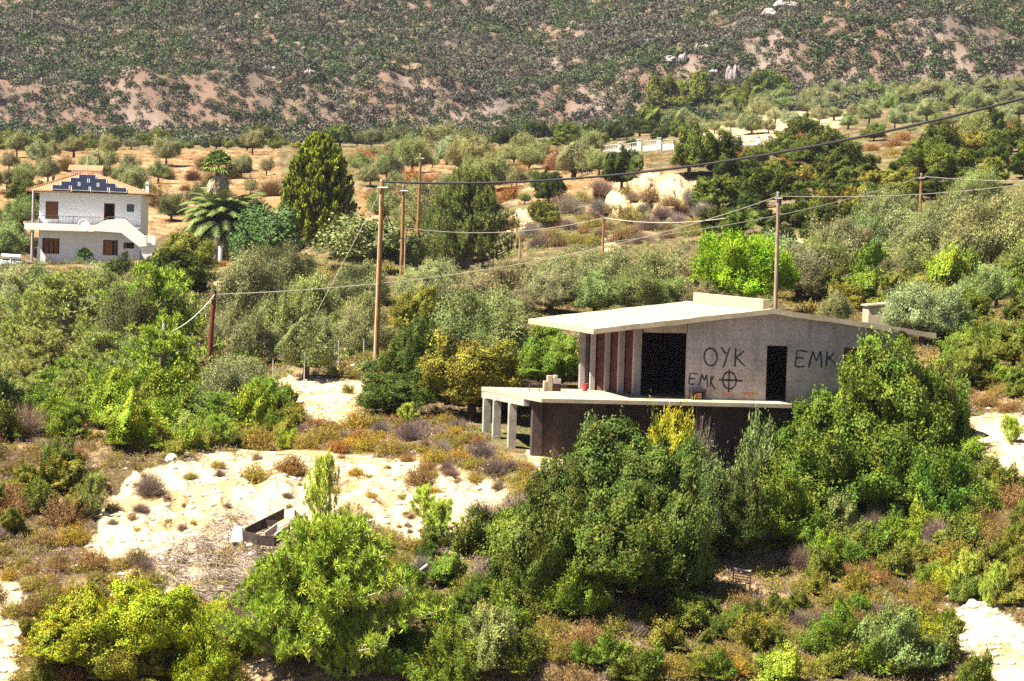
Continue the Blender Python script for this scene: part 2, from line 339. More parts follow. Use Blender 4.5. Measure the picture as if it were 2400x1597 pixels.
vo = N.new('ShaderNodeTexVoronoi'); vo.inputs['Scale'].default_value = 5; L.new(tc.outputs['Object'], vo.inputs['Vector'])
mr = N.new('ShaderNodeMapRange'); mr.inputs[1].default_value = .3; mr.inputs[2].default_value = .7; mr.inputs[3].default_value = .72; mr.inputs[4].default_value = 1.25; L.new(nz.outputs[0], mr.inputs[0])
vm = N.new('ShaderNodeVectorMath'); vm.operation = 'SCALE'; L.new(a.outputs['Color'], vm.inputs[0]); L.new(mr.outputs[0], vm.inputs['Scale']); L.new(vm.outputs[0], p.inputs['Base Color'])
ad = N.new('ShaderNodeMath'); ad.operation = 'ADD'; L.new(nz.outputs[0], ad.inputs[0]); L.new(vo.outputs[0], ad.inputs[1])
bp = N.new('ShaderNodeBump'); bp.inputs['Strength'].default_value = .8; bp.inputs['Distance'].default_value = .12; L.new(ad.outputs[0], bp.inputs['Height']); L.new(bp.outputs[0], p.inputs['Normal'])
me = np_mesh('ground', np.stack([X_, Y_, ZZ.ravel()], -1), F, [gm], cattr=np.concatenate([base, np.ones((len(base), 1))], 1), smooth=True)
go = link(bpy.data.objects.new('ground', me)); tag(go, 'sloping ground of pale marl, dry soil and rocky mountainside', 'ground', kind='structure')
hz = mat('far_land', (.3, .24, .18), .95)
mb = MB(); mb.poly([(-1700, -1000, -24), (1700, -1000, -24), (1700, 1690, -24), (-1700, 1690, -24)]); o = mb.build('terrain', hz); tag(o, 'low land spreading to the horizon beneath the slope', 'ground', kind='structure')

# ------------------------------------------------------------------ the unfinished concrete building
U0 = np.array([1.18, 107.0]); ZT = at(1269, 934, 107)[2]      # terrace top level
def BW(p):                                   # building coordinates (u along the front, v inwards, z) -> world
    xy = U0 + BU * p[0] + BV * p[1]; return Vector((xy[0], xy[1], p[2] + ZT))
def on_v(px, py, v=1.95):                    # photo point on the vertical plane v = const -> (u, z)
    r = ray(px, py); k = np.dot(U0, BV) + v; D = k / (r[0] * BV[0] + BV[1]); P = r * D
    return float(np.dot(P[:2] - U0, BU)), float(P[2] - ZT)
def on_z(px, py, z=0.0):
    r = ray(px, py); D = (ZT + z) / r[2]; P = r * D; q = P[:2] - U0
    return float(np.dot(q, BU)), float(np.dot(q, BV))
broot = empty('concrete_building', BW((0, 0, 0)))
tag(broot, 'unfinished grey concrete villa with low gabled roof, terrace and black graffiti', 'building')
Minv = Matrix.Translation(broot.location).inverted()
def bpart(mb, name, m, parent=None, bev=0.0):
    mb.xf(lambda p: Minv @ BW(p)); return mb.build(name, M[m], parent or broot, bev=bev)
uL, uR, uC, v0, v1 = on_v(1391, 782, 1.5)[0], on_v(2194, 790, 1.5)[0], on_v(1812, 722, 1.5)[0], 1.5, 16.0
zL, zR, zC = on_v(1391, 784, 1.5)[1], on_v(2194, 793, 1.5)[1], on_v(1812, 736, 1.5)[1]
TH = .20
def roof_z(u): return zL + (zC - zL) * (u - uL) / (uC - uL) if u < uC else zC + (zR - zC) * (u - uC) / (uR - uC)
mb = MB(); rng = random.Random(5)
nseg = 26; us = [uL + (uR - uL) * i / nseg for i in range(nseg + 1)]; us = sorted(us + [uC])
prof = [(u, roof_z(u) + rng.uniform(-.012, .012)) for u in us]
mb.prism(prof + [(u, z + TH + rng.uniform(-.012, .012)) for u, z in reversed(prof)], v0, v1)
roof = bpart(mb, 'roof', 'concrete_top')
mb = MB(); zt = zC + TH - .02; mb.hexa([(uC - .28, 2.0, zt - .02), (uC, 2.0, zt), (uC, 13.8, zt), (uC - .28, 13.8, zt - .02), (uC - .28, 2.0, zt + .36), (uC, 2.0, zt + .36), (uC, 13.8, zt + .42), (uC - .28, 13.8, zt + .42)])
bpart(mb, 'upstand', 'concrete_top', roof, .01)
# terrace slab and its open left corner
tl = on_z(1128, 907)
mb = MB(); mb.prism([(0, 0), (9.75, 0), (9.75, 1.93), (15.2, 1.93), (15.2, 15.6), (4.6, 15.6), (3.0, tl[1]), (tl[0], tl[1])], -.16, 0, 'z'); bpart(mb, 'terrace_slab', 'concrete_top', bev=.008)
def edge(v): return tl[0] * v / tl[1]
mb = MB(); mb.hexa([(edge(2.2) - .02, 2.2, -.42), (edge(2.2) + .22, 2.2, -.42), (tl[0] + .24, tl[1] - .02, -.42), (tl[0] + .02, tl[1] - .02, -.42), (edge(2.2) - .02, 2.2, -.163), (edge(2.2) + .22, 2.2, -.163), (tl[0] + .24, tl[1] - .02, -.163), (tl[0] + .02, tl[1] - .02, -.163)])
mb.box(tl[0] + .03, 2.6, tl[1] - .3, tl[1] - .03, -.44, -.165); bpart(mb, 'edge_beam', 'concrete_col')
for px in (1137, 1162, 1200):
    v = tl[1] * (1273 - px) / (1273 - 1128.) * 1.0
    v = min(v, tl[1] - .16)
    mb = MB(); e = edge(v); mb.box(e - .04, e + .27, v - .15, v + .15, -2.8, -.43); bpart(mb, 'column', 'concrete_col', bev=.012)
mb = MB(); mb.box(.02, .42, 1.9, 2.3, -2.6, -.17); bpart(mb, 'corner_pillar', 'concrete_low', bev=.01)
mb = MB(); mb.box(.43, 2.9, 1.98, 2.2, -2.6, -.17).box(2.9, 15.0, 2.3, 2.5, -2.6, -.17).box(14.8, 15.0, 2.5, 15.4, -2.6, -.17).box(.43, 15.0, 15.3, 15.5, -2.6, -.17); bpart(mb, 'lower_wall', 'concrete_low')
# gable wall with door and window openings
WV0, WV1 = 1.95, 2.15
uw0 = on_z(1608, 936)[0]; uw0 = on_v(1608, 900)[0]; uw1 = 15.1
d0, d1 = on_v(1795, 900)[0], on_v(1845, 900)[0]; dh = on_v(1820, 811)[1]
w0 = on_v(1977, 840)[0]; w1 = w0 + 2.3; wz1 = on_v(2000, 816)[1]; wz0 = wz1 - 1.25
def top(u): return roof_z(u) - .004
mb = MB()
def wallseg(m_, u_0, u_1, z0, z1f):
    us_ = [u_0] + ([uC] if u_0 < uC < u_1 else []) + [u_1]
    m_.prism([(u_0, z0), (u_1, z0)] + [(u, z1f(u)) for u in reversed(us_)], WV0, WV1)
wallseg(mb, uw0, d0, 0.0, top); wallseg(mb, d0, d1, dh, top); wallseg(mb, d1, w0, -.17, top)
wallseg(mb, w0, w1, wz1, top); wallseg(mb, w0, w1, -.17, lambda u: wz0); wallseg(mb, w1, uw1, -.17, top)
gw = bpart(mb, 'gable_wall', 'concrete_wall')
mb = MB(); mb.box(uw1 - .2, uw1 - .001, WV1 + .002, 15.4, 0.0, roof_z(uw1) - .03).box(4.6, uw1, 15.4, 15.6, 0, zL - .02).prism([(3.05, 8.2), (3.25, 8.2), (4.8, 15.38), (4.6, 15.38)], 0, roof_z(3.2) - .02, 'z')
bpart(mb, 'rear_wall', 'concrete_wall')
mb = MB(); mb.box(w0 + .01, w1 - .01, 2.4, 2.46, wz0, wz1); bd = bpart(mb, 'window_board', 'board')
mb = MB(); mb.box(w0 + .02, w1 - .02, 2.36, 2.4, (wz0 + wz1) / 2 - .02, (wz0 + wz1) / 2 + .02); bpart(mb, 'crossbar', 'soot_shade', bd)
# diagonal colonnade with brick infill
colpx = [(1366, 911, .34), (1387, 915, .2), (1421, 918, .2), (1453, 922, .24), (1490, 926, .30)]
cp = [on_z(x, y) for x, y, w in colpx]
for (u, v), (x, y, w) in zip(cp, colpx):
    mb = MB(); t = top(max(u, uL + .1)) - .01; h = w / 2
    mb.prism([(u - h, v - h), (u + h, v - h), (u + h, v + h), (u - h, v + h)], 0, t, 'z'); bpart(mb, 'facade_column', 'concrete_wall', bev=.01)
for a_, b_ in ((1, 2), (2, 3), (3, 4)):
    (ua, va), (ub, vb) = cp[a_], cp[b_]
    mb = MB(); mb.prism([(ua + .1, va + .1), (ub + .1, vb + .1), (ub + .25, vb + .25), (ua + .25, va + .25)], 0, top(ua) - .02, 'z'); bpart(mb, 'brick_infill', 'brick')
ue, ve = cp[4]
mb = MB(); zb = top(ue + .2) - .30
mb.hexa([(ue + .18, ve - .1, zb), (uw0 - .02, WV0 + .02, zb + .08), (uw0 - .02, WV0 + .22, zb + .08), (ue + .18, ve + .1, zb), (ue + .18, ve - .1, top(ue) - .03), (uw0 - .02, WV0 + .02, top(uw0) - .03), (uw0 - .02, WV0 + .22, top(uw0) - .03), (ue + .18, ve + .1, top(ue) - .03)])
bpart(mb, 'lintel', 'concrete_wall')
mb = MB(); mb.box(3.2, uw1 - .3, 9.0, 9.2, 0, 2.4); bpart(mb, 'inner_wall', 'soot_shade')  # dark colour stands in for the unlit interior behind the facade
# graffiti strokes (photo points in a 3.8x crop, dropped on the wall plane)
def g(x, y): return on_v(1580 + x / 3.8016, 680 + y / 3.8016)
def stroke(m_, pts, w=.062):
    q = [Vector((*g(*p),)) for p in pts]
    q = [Vector((a.x, a.y)) for a in q]; n = len(q); Lf = []; Rt = []
    rr = random.Random(int(pts[0][0] * 7 + pts[0][1]))
    for i in range(n):
        t = (q[min(i + 1, n - 1)] - q[max(i - 1, 0)]).normalized(); nn = Vector((-t.y, t.x)) * w / 2 * rr.uniform(.8, 1.2); Lf.append(q[i] + nn); Rt.append(q[i] - nn)
    stroke.k = getattr(stroke, 'k', 0) + 1; off = WV0 - .003 - .0011 * (stroke.k % 5)
    for i in range(n - 1): m_.poly([(Lf[i].x, off, Lf[i].y), (Lf[i + 1].x, off, Lf[i + 1].y), (Rt[i + 1].x, off, Rt[i + 1].y), (Rt[i].x, off, Rt[i].y)])
def ell(cx, cy, a_, b_, tilt=.04, n=28): return [(cx + a_ * math.cos(2 * math.pi * i / n) , cy + b_ * math.sin(2 * math.pi * i / n) + tilt * a_ * math.cos(2 * math.pi * i / n)) for i in range(n + 1)]
mb = MB()
stroke(mb, ell(325, 597, 58, 78)); stroke(mb, [(418, 510), (440, 545), (462, 572)]); stroke(mb, [(495, 512), (470, 590), (452, 650), (434, 692)])
stroke(mb, [(548, 520), (545, 600), (540, 682)]); stroke(mb, [(622, 545), (585, 575), (550, 600)]); stroke(mb, [(555, 602), (595, 645), (632, 682)])
bpart(mb, 'graffiti', 'paint_black', gw)
mb = MB()
stroke(mb, [(1185, 552), (1150, 542), (1092, 540), (1086, 610), (1078, 680), (1110, 686), (1160, 682)]); stroke(mb, [(1088, 606), (1120, 606), (1150, 608)])
stroke(mb, [(1196, 690), (1215, 620), (1235, 548)]); stroke(mb, [(1236, 548), (1252, 600), (1266, 632)]); stroke(mb, [(1266, 632), (1285, 590), (1305, 545)]); stroke(mb, [(1305, 545), (1310, 620), (1312, 692)])
stroke(mb, [(1362, 550), (1358, 620), (1352, 685)]); stroke(mb, [(1425, 562), (1395, 595), (1366, 622)]); stroke(mb, [(1370, 592), (1405, 630), (1445, 668)])
bpart(mb, 'graffiti', 'paint_black', gw)
mb = MB()
stroke(mb, [(210, 750), (170, 742), (140, 745), (136, 790), (130, 836), (150, 842), (180, 836)], .05); stroke(mb, [(138, 790), (160, 790), (185, 792)], .05)
stroke(mb, [(222, 850), (235, 800), (246, 752)], .05); stroke(mb, [(246, 752), (262, 790), (270, 806)], .05); stroke(mb, [(270, 806), (280, 775), (290, 756)], .05); stroke(mb, [(290, 756), (294, 810), (296, 868)], .05)
stroke(mb, [(328, 768), (324, 815), (318, 862)], .05); stroke(mb, [(354, 768), (340, 790), (324, 812)], .05); stroke(mb, [(324, 814), (340, 850), (362, 884)], .05)
bpart(mb, 'graffiti', 'paint_black', gw)
mb = MB()
stroke(mb, ell(492, 806, 60, 76)); stroke(mb, [(490, 704), (489, 760), (487, 840), (483, 915)]); stroke(mb, [(400, 800), (460, 803), (540, 806), (610, 812)])
bpart(mb, 'graffiti', 'paint_black', gw)
# bare brick patches where plaster fell
for k, rows in enumerate([[(455, 912, 500, 924), (442, 928, 520, 940), (478, 936, 532, 950)], [(606, 914, 745, 926), (625, 926, 700, 938), (690, 925, 742, 937), (610, 956, 640, 969), (672, 942, 712, 952)]]):
    mb = MB()
    for j, (x0, y0, x1, y1) in enumerate(rows):
        a_, b_ = g(x0, y1), g(x1, y0); mb.box(a_[0], b_[0], WV0 - .006 - .002 * j, WV0 - .002, a_[1], b_[1])
    bpart(mb, 'brick_patch', 'brick_orange', gw)
# ground-level fireplace against the wall
a_, b_ = g(135, 968), g(262, 880); fr = empty('brick_fireplace', BW(((a_[0] + b_[0]) / 2, 1.7, 0))); tag(fr, 'small sooty fireplace against the graffiti wall with red bricks inside', 'fireplace')
Mf = Matrix.Translation(fr.location).inverted(); uu0, uu1, hh = a_[0], b_[0], b_[1]
mb = MB(); mb.box(uu0, uu0 + .1, 1.55, 1.93, .004, hh - .1).box(uu1 - .1, uu1, 1.55, 1.93, .004, hh - .1).box(uu0 - .02, uu1 + .02, 1.53, 1.935, hh - .1, hh); mb.xf(lambda p: Mf @ BW(p)); mb.build('surround', M['soot_shade'], fr)
mb = MB(); mb.box(uu0 + .2, uu1 - .14, 1.62, 1.9, .05, hh - .16); mb.xf(lambda p: Mf @ BW(p)); mb.build('brick_stack', M['brick_orange'], fr)
# things left standing on the terrace
u, v = on_z(1252, 917); bq = empty('barbecue', BW((u, v, 0))); tag(bq, 'rusty metal barbecue on legs standing on the concrete terrace', 'barbecue')
mb = MB()
pr = [(-.24, .34), (-.2, .2), (-.1, .1), (.1, .1), (.2, .2), (.24, .34)]
mb = MB(); mb.prism([(-.26, .42), (-.22, .30), (-.12, .22), (.12, .22), (.22, .30), (.26, .42), (.22, .42), (.12, .27), (-.12, .27), (-.22, .42)], -.15, .15); mb.build('fire_tray', M['metal_dark'], bq)
for x, y in ((-.2, -.12), (.2, -.12), (-.2, .12), (.2, .12)):
    mb = MB(); mb.tube([(x, y, .001), (x * .9, y, .3)], .022, 6); mb.build('leg', M['rust'], bq)
mb = MB(); mb.tube([(-.26, 0, .41), (-.52, 0, .44)], .012, 5); mb.build('handle', M['metal_dark'], bq)
u, v = on_z(1293, 917); bt = empty('block_grill', BW((u, v, 0)), math.atan2(BU[1], BU[0])); tag(bt, 'stack of pale concrete blocks with blackened gap beside the barbecue', 'block stack')
for (x0, x1, z0, z1, m_) in ((-.34, -.22, .002, .40, 'concrete_top'), (-.2, 0.0, .002, .62, 'concrete_top'), (.02, .34, .002, .16, 'brick'), (.02, .34, .164, .30, 'soot_shade'), (.02, .34, .304, .50, 'concrete_col'), (.06, .2, .504, .64, 'concrete_col')):
    mb = MB(); mb.box(x0, x1, -.16, .16, z0, z1); mb.build('block', M[m_], bt, bev=.01)
u, v = on_z(1366, 916); v -= .45
mb = MB(); mb.lathe([(.10, 0), (.13, .3), (.14, .31), (.125, .30), (.09, .02)], (0, 0, 0), 14); o = mb.build('bucket', M['red_plastic']); o.location = BW((u, v, .002)); tag(o, 'small red bucket at the foot of the first facade column', 'bucket')

# ------------------------------------------------------------------ the white house
m = bpy.data.materials.new('roof_tiles'); m.use_nodes = True; nt = m.node_tree; N = nt.nodes; L = nt.links; p = N['Principled BSDF']; p.inputs['Roughness'].default_value = .8
tc = N.new('ShaderNodeTexCoord'); wv = N.new('ShaderNodeTexWave'); wv.inputs['Scale'].default_value = 1.6; wv.inputs['Distortion'].default_value = .4; wv.bands_direction = 'X'; L.new(tc.outputs['Object'], wv.inputs['Vector'])
wv2 = N.new('ShaderNodeTexWave'); wv2.inputs['Scale'].default_value = 1.1; wv2.bands_direction = 'Y'; L.new(tc.outputs['Object'], wv2.inputs['Vector'])
mu = N.new('ShaderNodeMath'); mu.operation = 'MULTIPLY'; L.new(wv.outputs['Fac'], mu.inputs[0]); L.new(wv2.outputs['Fac'], mu.inputs[1])
nz = N.new('ShaderNodeTexNoise'); nz.inputs['Scale'].default_value = 3; L.new(tc.outputs['Object'], nz.inputs['Vector'])
ad = N.new('ShaderNodeMath'); ad.operation = 'ADD'; L.new(mu.outputs[0], ad.inputs[0]); L.new(nz.outputs[0], ad.inputs[1])
r = N.new('ShaderNodeValToRGB'); r.color_ramp.elements[0].position = .35; r.color_ramp.elements[0].color = (.30, .10, .035, 1); r.color_ramp.elements[1].position = 1.1; r.color_ramp.elements[1].color = (.44, .23, .12, 1)
L.new(ad.outputs[0], r.inputs[0]); L.new(r.outputs[0], p.inputs['Base Color']); b = N.new('ShaderNodeBump'); b.inputs['Distance'].default_value = .06; L.new(mu.outputs[0], b.inputs['Height']); L.new(b.outputs[0], p.inputs['Normal'])
M['tile'] = m
HD = 267.0; hb = at(210.4, 529.4, HD)
hroot = empty('white_house', hb, R(3)); tag(hroot, 'white two-storey house with tiled hip roof, solar panels and outside stair', 'house')
K = 5.2275 * FOC / HD                                   # crop pixels per metre at the house
def hc(x, y, dy=0.0):                                    # crop point -> house metres (X, Z), scaled when dy metres farther
    s = (HD + dy) / HD; xx = x + (y - 1000) * .0314; yy = y - (x - 1100) * .0314
    return (xx - 1100) / K * s, (990 - yy) / K * s
def hp(mb, name, m_, parent=None, bev=0): return mb.build(name, M[m_], parent or hroot, bev=bev)
XL, XR = hc(487, 800)[0], hc(1725, 800)[0]; DEP = 9.0; ZE = hc(1000, 590)[1]
def panelwall(mb, x0, x1, z0, z1, y, holes, t=.2):       # wall in the XZ plane with rectangular openings
    xs = sorted({x0, x1, *[h[0] for h in holes], *[h[1] for h in holes]}); zs = sorted({z0, z1, *[h[2] for h in holes], *[h[3] for h in holes]})
    for i in range(len(xs) - 1):
        run = None
        for j in range(len(zs) - 1):
            cx, cz = (xs[i] + xs[i + 1]) / 2, (zs[j] + zs[j + 1]) / 2
            inside = any(h[0] < cx < h[1] and h[2] < cz < h[3] for h in holes)
            if not inside: mb.box(xs[i], xs[i + 1], y, y + t, zs[j], zs[j + 1])
def hrect(x0, y0, x1, y1):
    a = hc(x0, y1); b = hc(x1, y0); return (a[0], b[0], a[1], b[1])
holes = {'a': hrect(560, 695, 722, 905), 'b': hrect(1268, 718, 1410, 960), 'c': hrect(1550, 727, 1642, 818),
         'd': hrect(517, 1145, 733, 1330), 'e': hrect(1258, 1168, 1405, 1350), 'f': hrect(1545, 1198, 1640, 1268)}
holes['b'] = (holes['b'][0], holes['b'][1], .003, holes['b'][3])
mb = MB(); panelwall(mb, XL, XR, -3.6, ZE, 0, list(holes.values())); front = hp(mb, 'front_wall', 'white')
mb = MB(); mb.box(XR - .2, XR, .2, DEP, -3.6, ZE).box(XL, XL + .2, .2, DEP, -3.6, ZE).box(XL, XR, DEP, DEP + .2, -3.6, ZE); hp(mb, 'side_walls', 'white')
mb = MB(); mb.box(XL + .2, XR - .2, 1.2, 1.3, -3.6, ZE); hp(mb, 'inner_wall', 'dark_open')  # dark sheet behind the openings, interior shade put into its colour
x0, x1, z0, z1 = holes['a']; mb = MB(); mb.box(x0, x1, .05, .1, z0, z1); s_ = hp(mb, 'shutter_door', 'shutter')
mb = MB()
for k in range(1, 4): mb.box(x0 + (x1 - x0) * k / 4 - .015, x0 + (x1 - x0) * k / 4 + .015, .02, .05, z0, z1)
hp(mb, 'slats', 'door_wood', s_)
x0, x1, z0, z1 = holes['b']; mb = MB(); mb.box(x0, x0 + .07, .04, .14, z0, z1).box(x1 - .07, x1, .04, .14, z0, z1).box(x0, x1, .04, .14, z1 - .07, z1).box(x0 + .07, x1 - .07, .05, .1, z0, z0 + .6); hp(mb, 'balcony_door', 'door_wood')
x0, x1, z0, z1 = holes['c']; mb = MB(); mb.box(x0, x1, .05, .12, z0, z1); wfr = hp(mb, 'window', 'shutter'); mb = MB(); mb.box(x0 + .08, x1 - .08, .04, .05, z0 + .08, z1 - .08); hp(mb, 'pane', 'glass_dark', wfr)
x0, x1, z0, z1 = holes['d']; mb = MB()
for k in range(7):
    a_ = x0 + (x1 - x0) * k / 7; mb.box(a_, a_ + (x1 - x0) / 7 * (.78 if k % 2 else .5), .05 + .02 * (k % 2), .1, z0, z1)
hp(mb, 'folding_shutters', 'door_wood')
x0, x1, z0, z1 = holes['e']; mb = MB(); mb.box(x0 + .1, x1 - .22, .05, .1, z0, z1); dd_ = hp(mb, 'entrance_door', 'door_wood'); mb = MB(); mb.box(x0, x0 + .09, -.02, .12, z0, z1).box(x0, x1, -.021, .12, z1 - .08, z1 + .003); hp(mb, 'frame', 'shutter', dd_)
mb = MB(); mb.box(x1 + .03, x1 + .28, -.06, -.003, z0, z1); hp(mb, 'shutter', 'metal_dark')
x0, x1, z0, z1 = holes['f']; mb = MB(); mb.box(x0, x1, .06, .12, z0, z1); wfr = hp(mb, 'window', 'dark_open'); mb = MB(); mb.box(x0 - .27, x0 - .02, -.05, -.003, z0 - .03, z1); hp(mb, 'shutter', 'shutter', wfr)
# roof: hip with small peak
EX0, EX1 = hc(352, 590)[0], hc(1842, 622)[0]; EY0, EY1 = -.95, DEP + .6; pk = hc(1000, 338, 4)
px_, pz_ = pk; ry = (EY0 + EY1) / 2
mb = MB(); A = [(EX0, EY0, ZE), (EX1, EY0, ZE), (EX1, EY1, ZE), (EX0, EY1, ZE)]; rl = (px_ - .35, ry, pz_); rr_ = (px_ + .75, ry, pz_ - .05)
lift = lambda p: (p[0], p[1], p[2] + .12)
mb.poly([lift(A[0]), lift(A[1]), rr_, rl]); mb.poly([lift(A[1]), lift(A[2]), rr_]); mb.poly([lift(A[2]), lift(A[3]), rl, rr_]); mb.poly([lift(A[3]), lift(A[0]), rl])
for i in range(4): mb.poly([A[i], A[(i + 1) % 4], lift(A[(i + 1) % 4]), lift(A[i])])
mb.poly(A); hroof = hp(mb, 'roof', 'tile')
mb = MB(); mb.tube([lift(A[0]), rl], .11, 6).tube([lift(A[1]), rr_], .11, 6).tube([rl, rr_], .12, 6); hp(mb, 'ridge_tiles', 'tile', hroof)
mb = MB(); mb.tube([(EX0, EY0 - .05, ZE + .03), (EX1, EY0 - .05, ZE + .03)], .06, 6); hp(mb, 'gutter', 'shutter', hroof)
fn_ = Vector((0, -(pz_ - ZE - .12), (ry - EY0))).normalized(); sl = Vector((0, ry - EY0, pz_ - ZE - .12)).normalized()
def on_roof(x, y):                                       # crop point on the front roof slope
    X, Z = hc(x, y, 0); k = (Z - ZE - .12) / (pz_ - ZE - .12); yy = EY0 + k * (ry - EY0); s = (HD + yy) / HD
    return Vector((X * s, yy, ZE + .12 + k * (pz_ - ZE - .12)))
rows = [[(925, 365, 1140, 372)], [(835, 408, 1050, 416), (1065, 418, 1280, 425)], [(735, 455, 950, 465), (965, 467, 1180, 475), (1195, 476, 1410, 486)], [(640, 503, 855, 512), (875, 515, 1095, 522), (1108, 523, 1320, 533), (1338, 534, 1555, 543)]]
for rw in rows:
    for (x0, y0, x1, y1) in rw:
        a_ = on_roof(x0, y0 + 4); b_ = on_roof(x1, y1 + 4); dn = -sl * 1.3; sk = Vector((.12, 0, 0)); up = fn_ * .10; th = fn_ * .05
        mb = MB(); q = [a_ + dn + sk, b_ + dn + sk, b_, a_]; mb.hexa([p_ + up for p_ in q] + [p_ + up + th for p_ in q]); fo = hp(mb, 'solar_panel', 'panel_frame', hroof)
        ex = (b_ - a_).normalized() * .05; dy_ = sl * .05; q2 = [q[0] + ex + dy_, q[1] - ex + dy_, q[2] - ex - dy_, q[3] + ex - dy_]
        mb = MB(); mb.hexa([p_ + up + th + fn_ * .001 for p_ in q2] + [p_ + up + th + fn_ * .008 for p_ in q2]); cells = hp(mb, 'cells', 'panel', hroof)
        cells.parent = hroof
        bpy.data.objects.remove(cells)
        mb.build('cells', M['panel'], fo)
# chimney, vents, mast, rear block
x, z = hc(1795, 560); mb = MB(); mb.box(x - .16, x + .16, .5, .85, z - .3, z + .62).box(x - .2, x + .2, .46, .89, z + .62, z + .70).box(x - .12, x + .12, .52, .8, z + .70, z + .86); hp(mb, 'chimney', 'white')
x, z = hc(1745, 560); mb = MB(); mb.box(x - .1, x + .1, .5, .75, z - .2, z + .18); hp(mb, 'chimney', 'white')
x, z = hc(597, 440, 5); mb = MB(); mb.lathe([(.13, -.5), (.13, .3), (.2, .34), (.02, .72)], (x, 5, z), 10); hp(mb, 'chimney_pot', 'brick')
x, z = hc(1018, 340, 4); mb = MB(); mb.tube([(x, ry - .3, z - .5), (x + .03, ry - .3, z + 1.75)], .045, 6); hp(mb, 'mast', 'metal_pale')
a_, b_ = hc(785, 370, 8), hc(1150, 300, 8); mb = MB(); mb.box(a_[0], b_[0], 7.6, 9.6, ZE, b_[1]); rb_ = hp(mb, 'stair_tower', 'white')
mb = MB(); c0, c1 = hc(750, 300, 8), hc(1165, 252, 8); mb.prism([(7.2, c0[1]), (10, c0[1]), (8.8, c1[1] + .05)], c0[0], c1[0], 'x'); hp(mb, 'tower_roof', 'tile', rb_)
# balcony, railing, stair
yb = -1.45; bx0, bx1 = hc(345, 1000)[0], hc(1180, 1000)[0]
mb = MB(); mb.box(bx0, XR, yb, -.003, -.2, 0).box(bx0, XL - .003, 0, DEP, -.2, -.001); bal = hp(mb, 'balcony', 'white_hard')
mb = MB(); mb.box(bx0, bx1 + .6, yb - .12, yb - .003, hc(600, 1047)[1], hc(600, 962)[1]).box(bx0 - .12, bx0 - .003, yb - .12, 5, -.5, .05); hp(mb, 'parapet', 'white_hard', bal)
rz = hc(900, 878)[1]; rx0, rx1 = hc(575, 900)[0], hc(1250, 900)[0]
mb = MB(); mb.tube([(bx0, yb - .06, rz), (rx1, yb - .06, rz)], .022, 5).tube([(bx0, yb - .06, .16), (rx1, yb - .06, .16)], .015, 5)
k = bx0
while k < rx1: mb.tube([(k, yb - .06, .04), (k, yb - .06, rz)], .011, 4); k += .14
for q in (740, 918): xx_ = hc(q, 900)[0]; mb.tube([(xx_, yb - .06, .04), (xx_, yb - .06, rz + .05)], .03, 5)
hp(mb, 'railing', 'metal_dark', bal)
P = lambda pts: [hc(*q) for q in pts]
mb = MB(); mb.prism(P([(1165, 992), (1325, 918), (1545, 908), (1785, 1112), (1915, 1112), (1915, 1225), (1720, 1250), (1500, 1078), (1165, 1055)]), yb - .16, yb - .04); st = hp(mb, 'stair', 'white_hard')
mb = MB(); mb.prism(P([(1540, 985), (1800, 1200), (1915, 1200), (1915, 1420), (1780, 1420), (1720, 1250), (1500, 1078)]), yb - .03, -.01)
hp(mb, 'stair_flight', 'white_hard', st)
mb = MB(); mb.tube([(*P([(1165, 985)])[0][:1], yb - .1, P([(1165, 985)])[0][1]), (P([(1335, 885)])[0][0], yb - .1, P([(1335, 885)])[0][1]), (P([(1545, 892)])[0][0], yb - .1, P([(1545, 892)])[0][1]), (P([(1790, 1095)])[0][0], yb - .1, P([(1790, 1095)])[0][1])], .03, 6)
for q in ((1335, 885, 920), (1545, 892, 912)): a_ = P([(q[0], q[1])])[0]; b_ = P([(q[0], q[2])])[0]; mb.tube([(a_[0], yb - .1, a_[1]), (a_[0], yb - .1, b_[1])], .025, 5)
hp(mb, 'handrail', 'board', st)
mb = MB(); a_ = P([(1760, 1125)])[0]; mb.tube([(a_[0], yb - .3, a_[1]), (a_[0] + .45, yb - .3, a_[1] - .02)], .04, 5).tube([(a_[0] + .35, yb - .3, a_[1]), (a_[0] + .4, yb - .3, a_[1] - .9)], .04, 5); hp(mb, 'gate_frame', 'wood_pale')
for q, m_, r_ in ((428, 'metal_pale', .09), (372, 'brick', .07), (398, 'shutter', .05)):
    xx_ = hc(q, 900)[0]; mb = MB(); mb.tube([(xx_, yb if q == 428 else 1.5, -3.6), (xx_, yb if q == 428 else 1.5, ZE + .1)], r_, 8)
    hp(mb, 'porch_post', m_)
a_ = hc(485, 1250)[0]; mb = MB(); mb.prism([(a_ - .1, -3.7), (a_ + .75, -3.7), (a_ + .75, -3.0), (a_, -1.9)], -1.3, -1.1); hp(mb, 'wing_wall', 'white_hard')
mb = MB(); a_ = hc(490, 960)[0]; mb.prism([(a_, .002), (a_ + .62, .002), (a_, .72)], -1.2, -1.1); hp(mb, 'side_screen', 'white_hard')
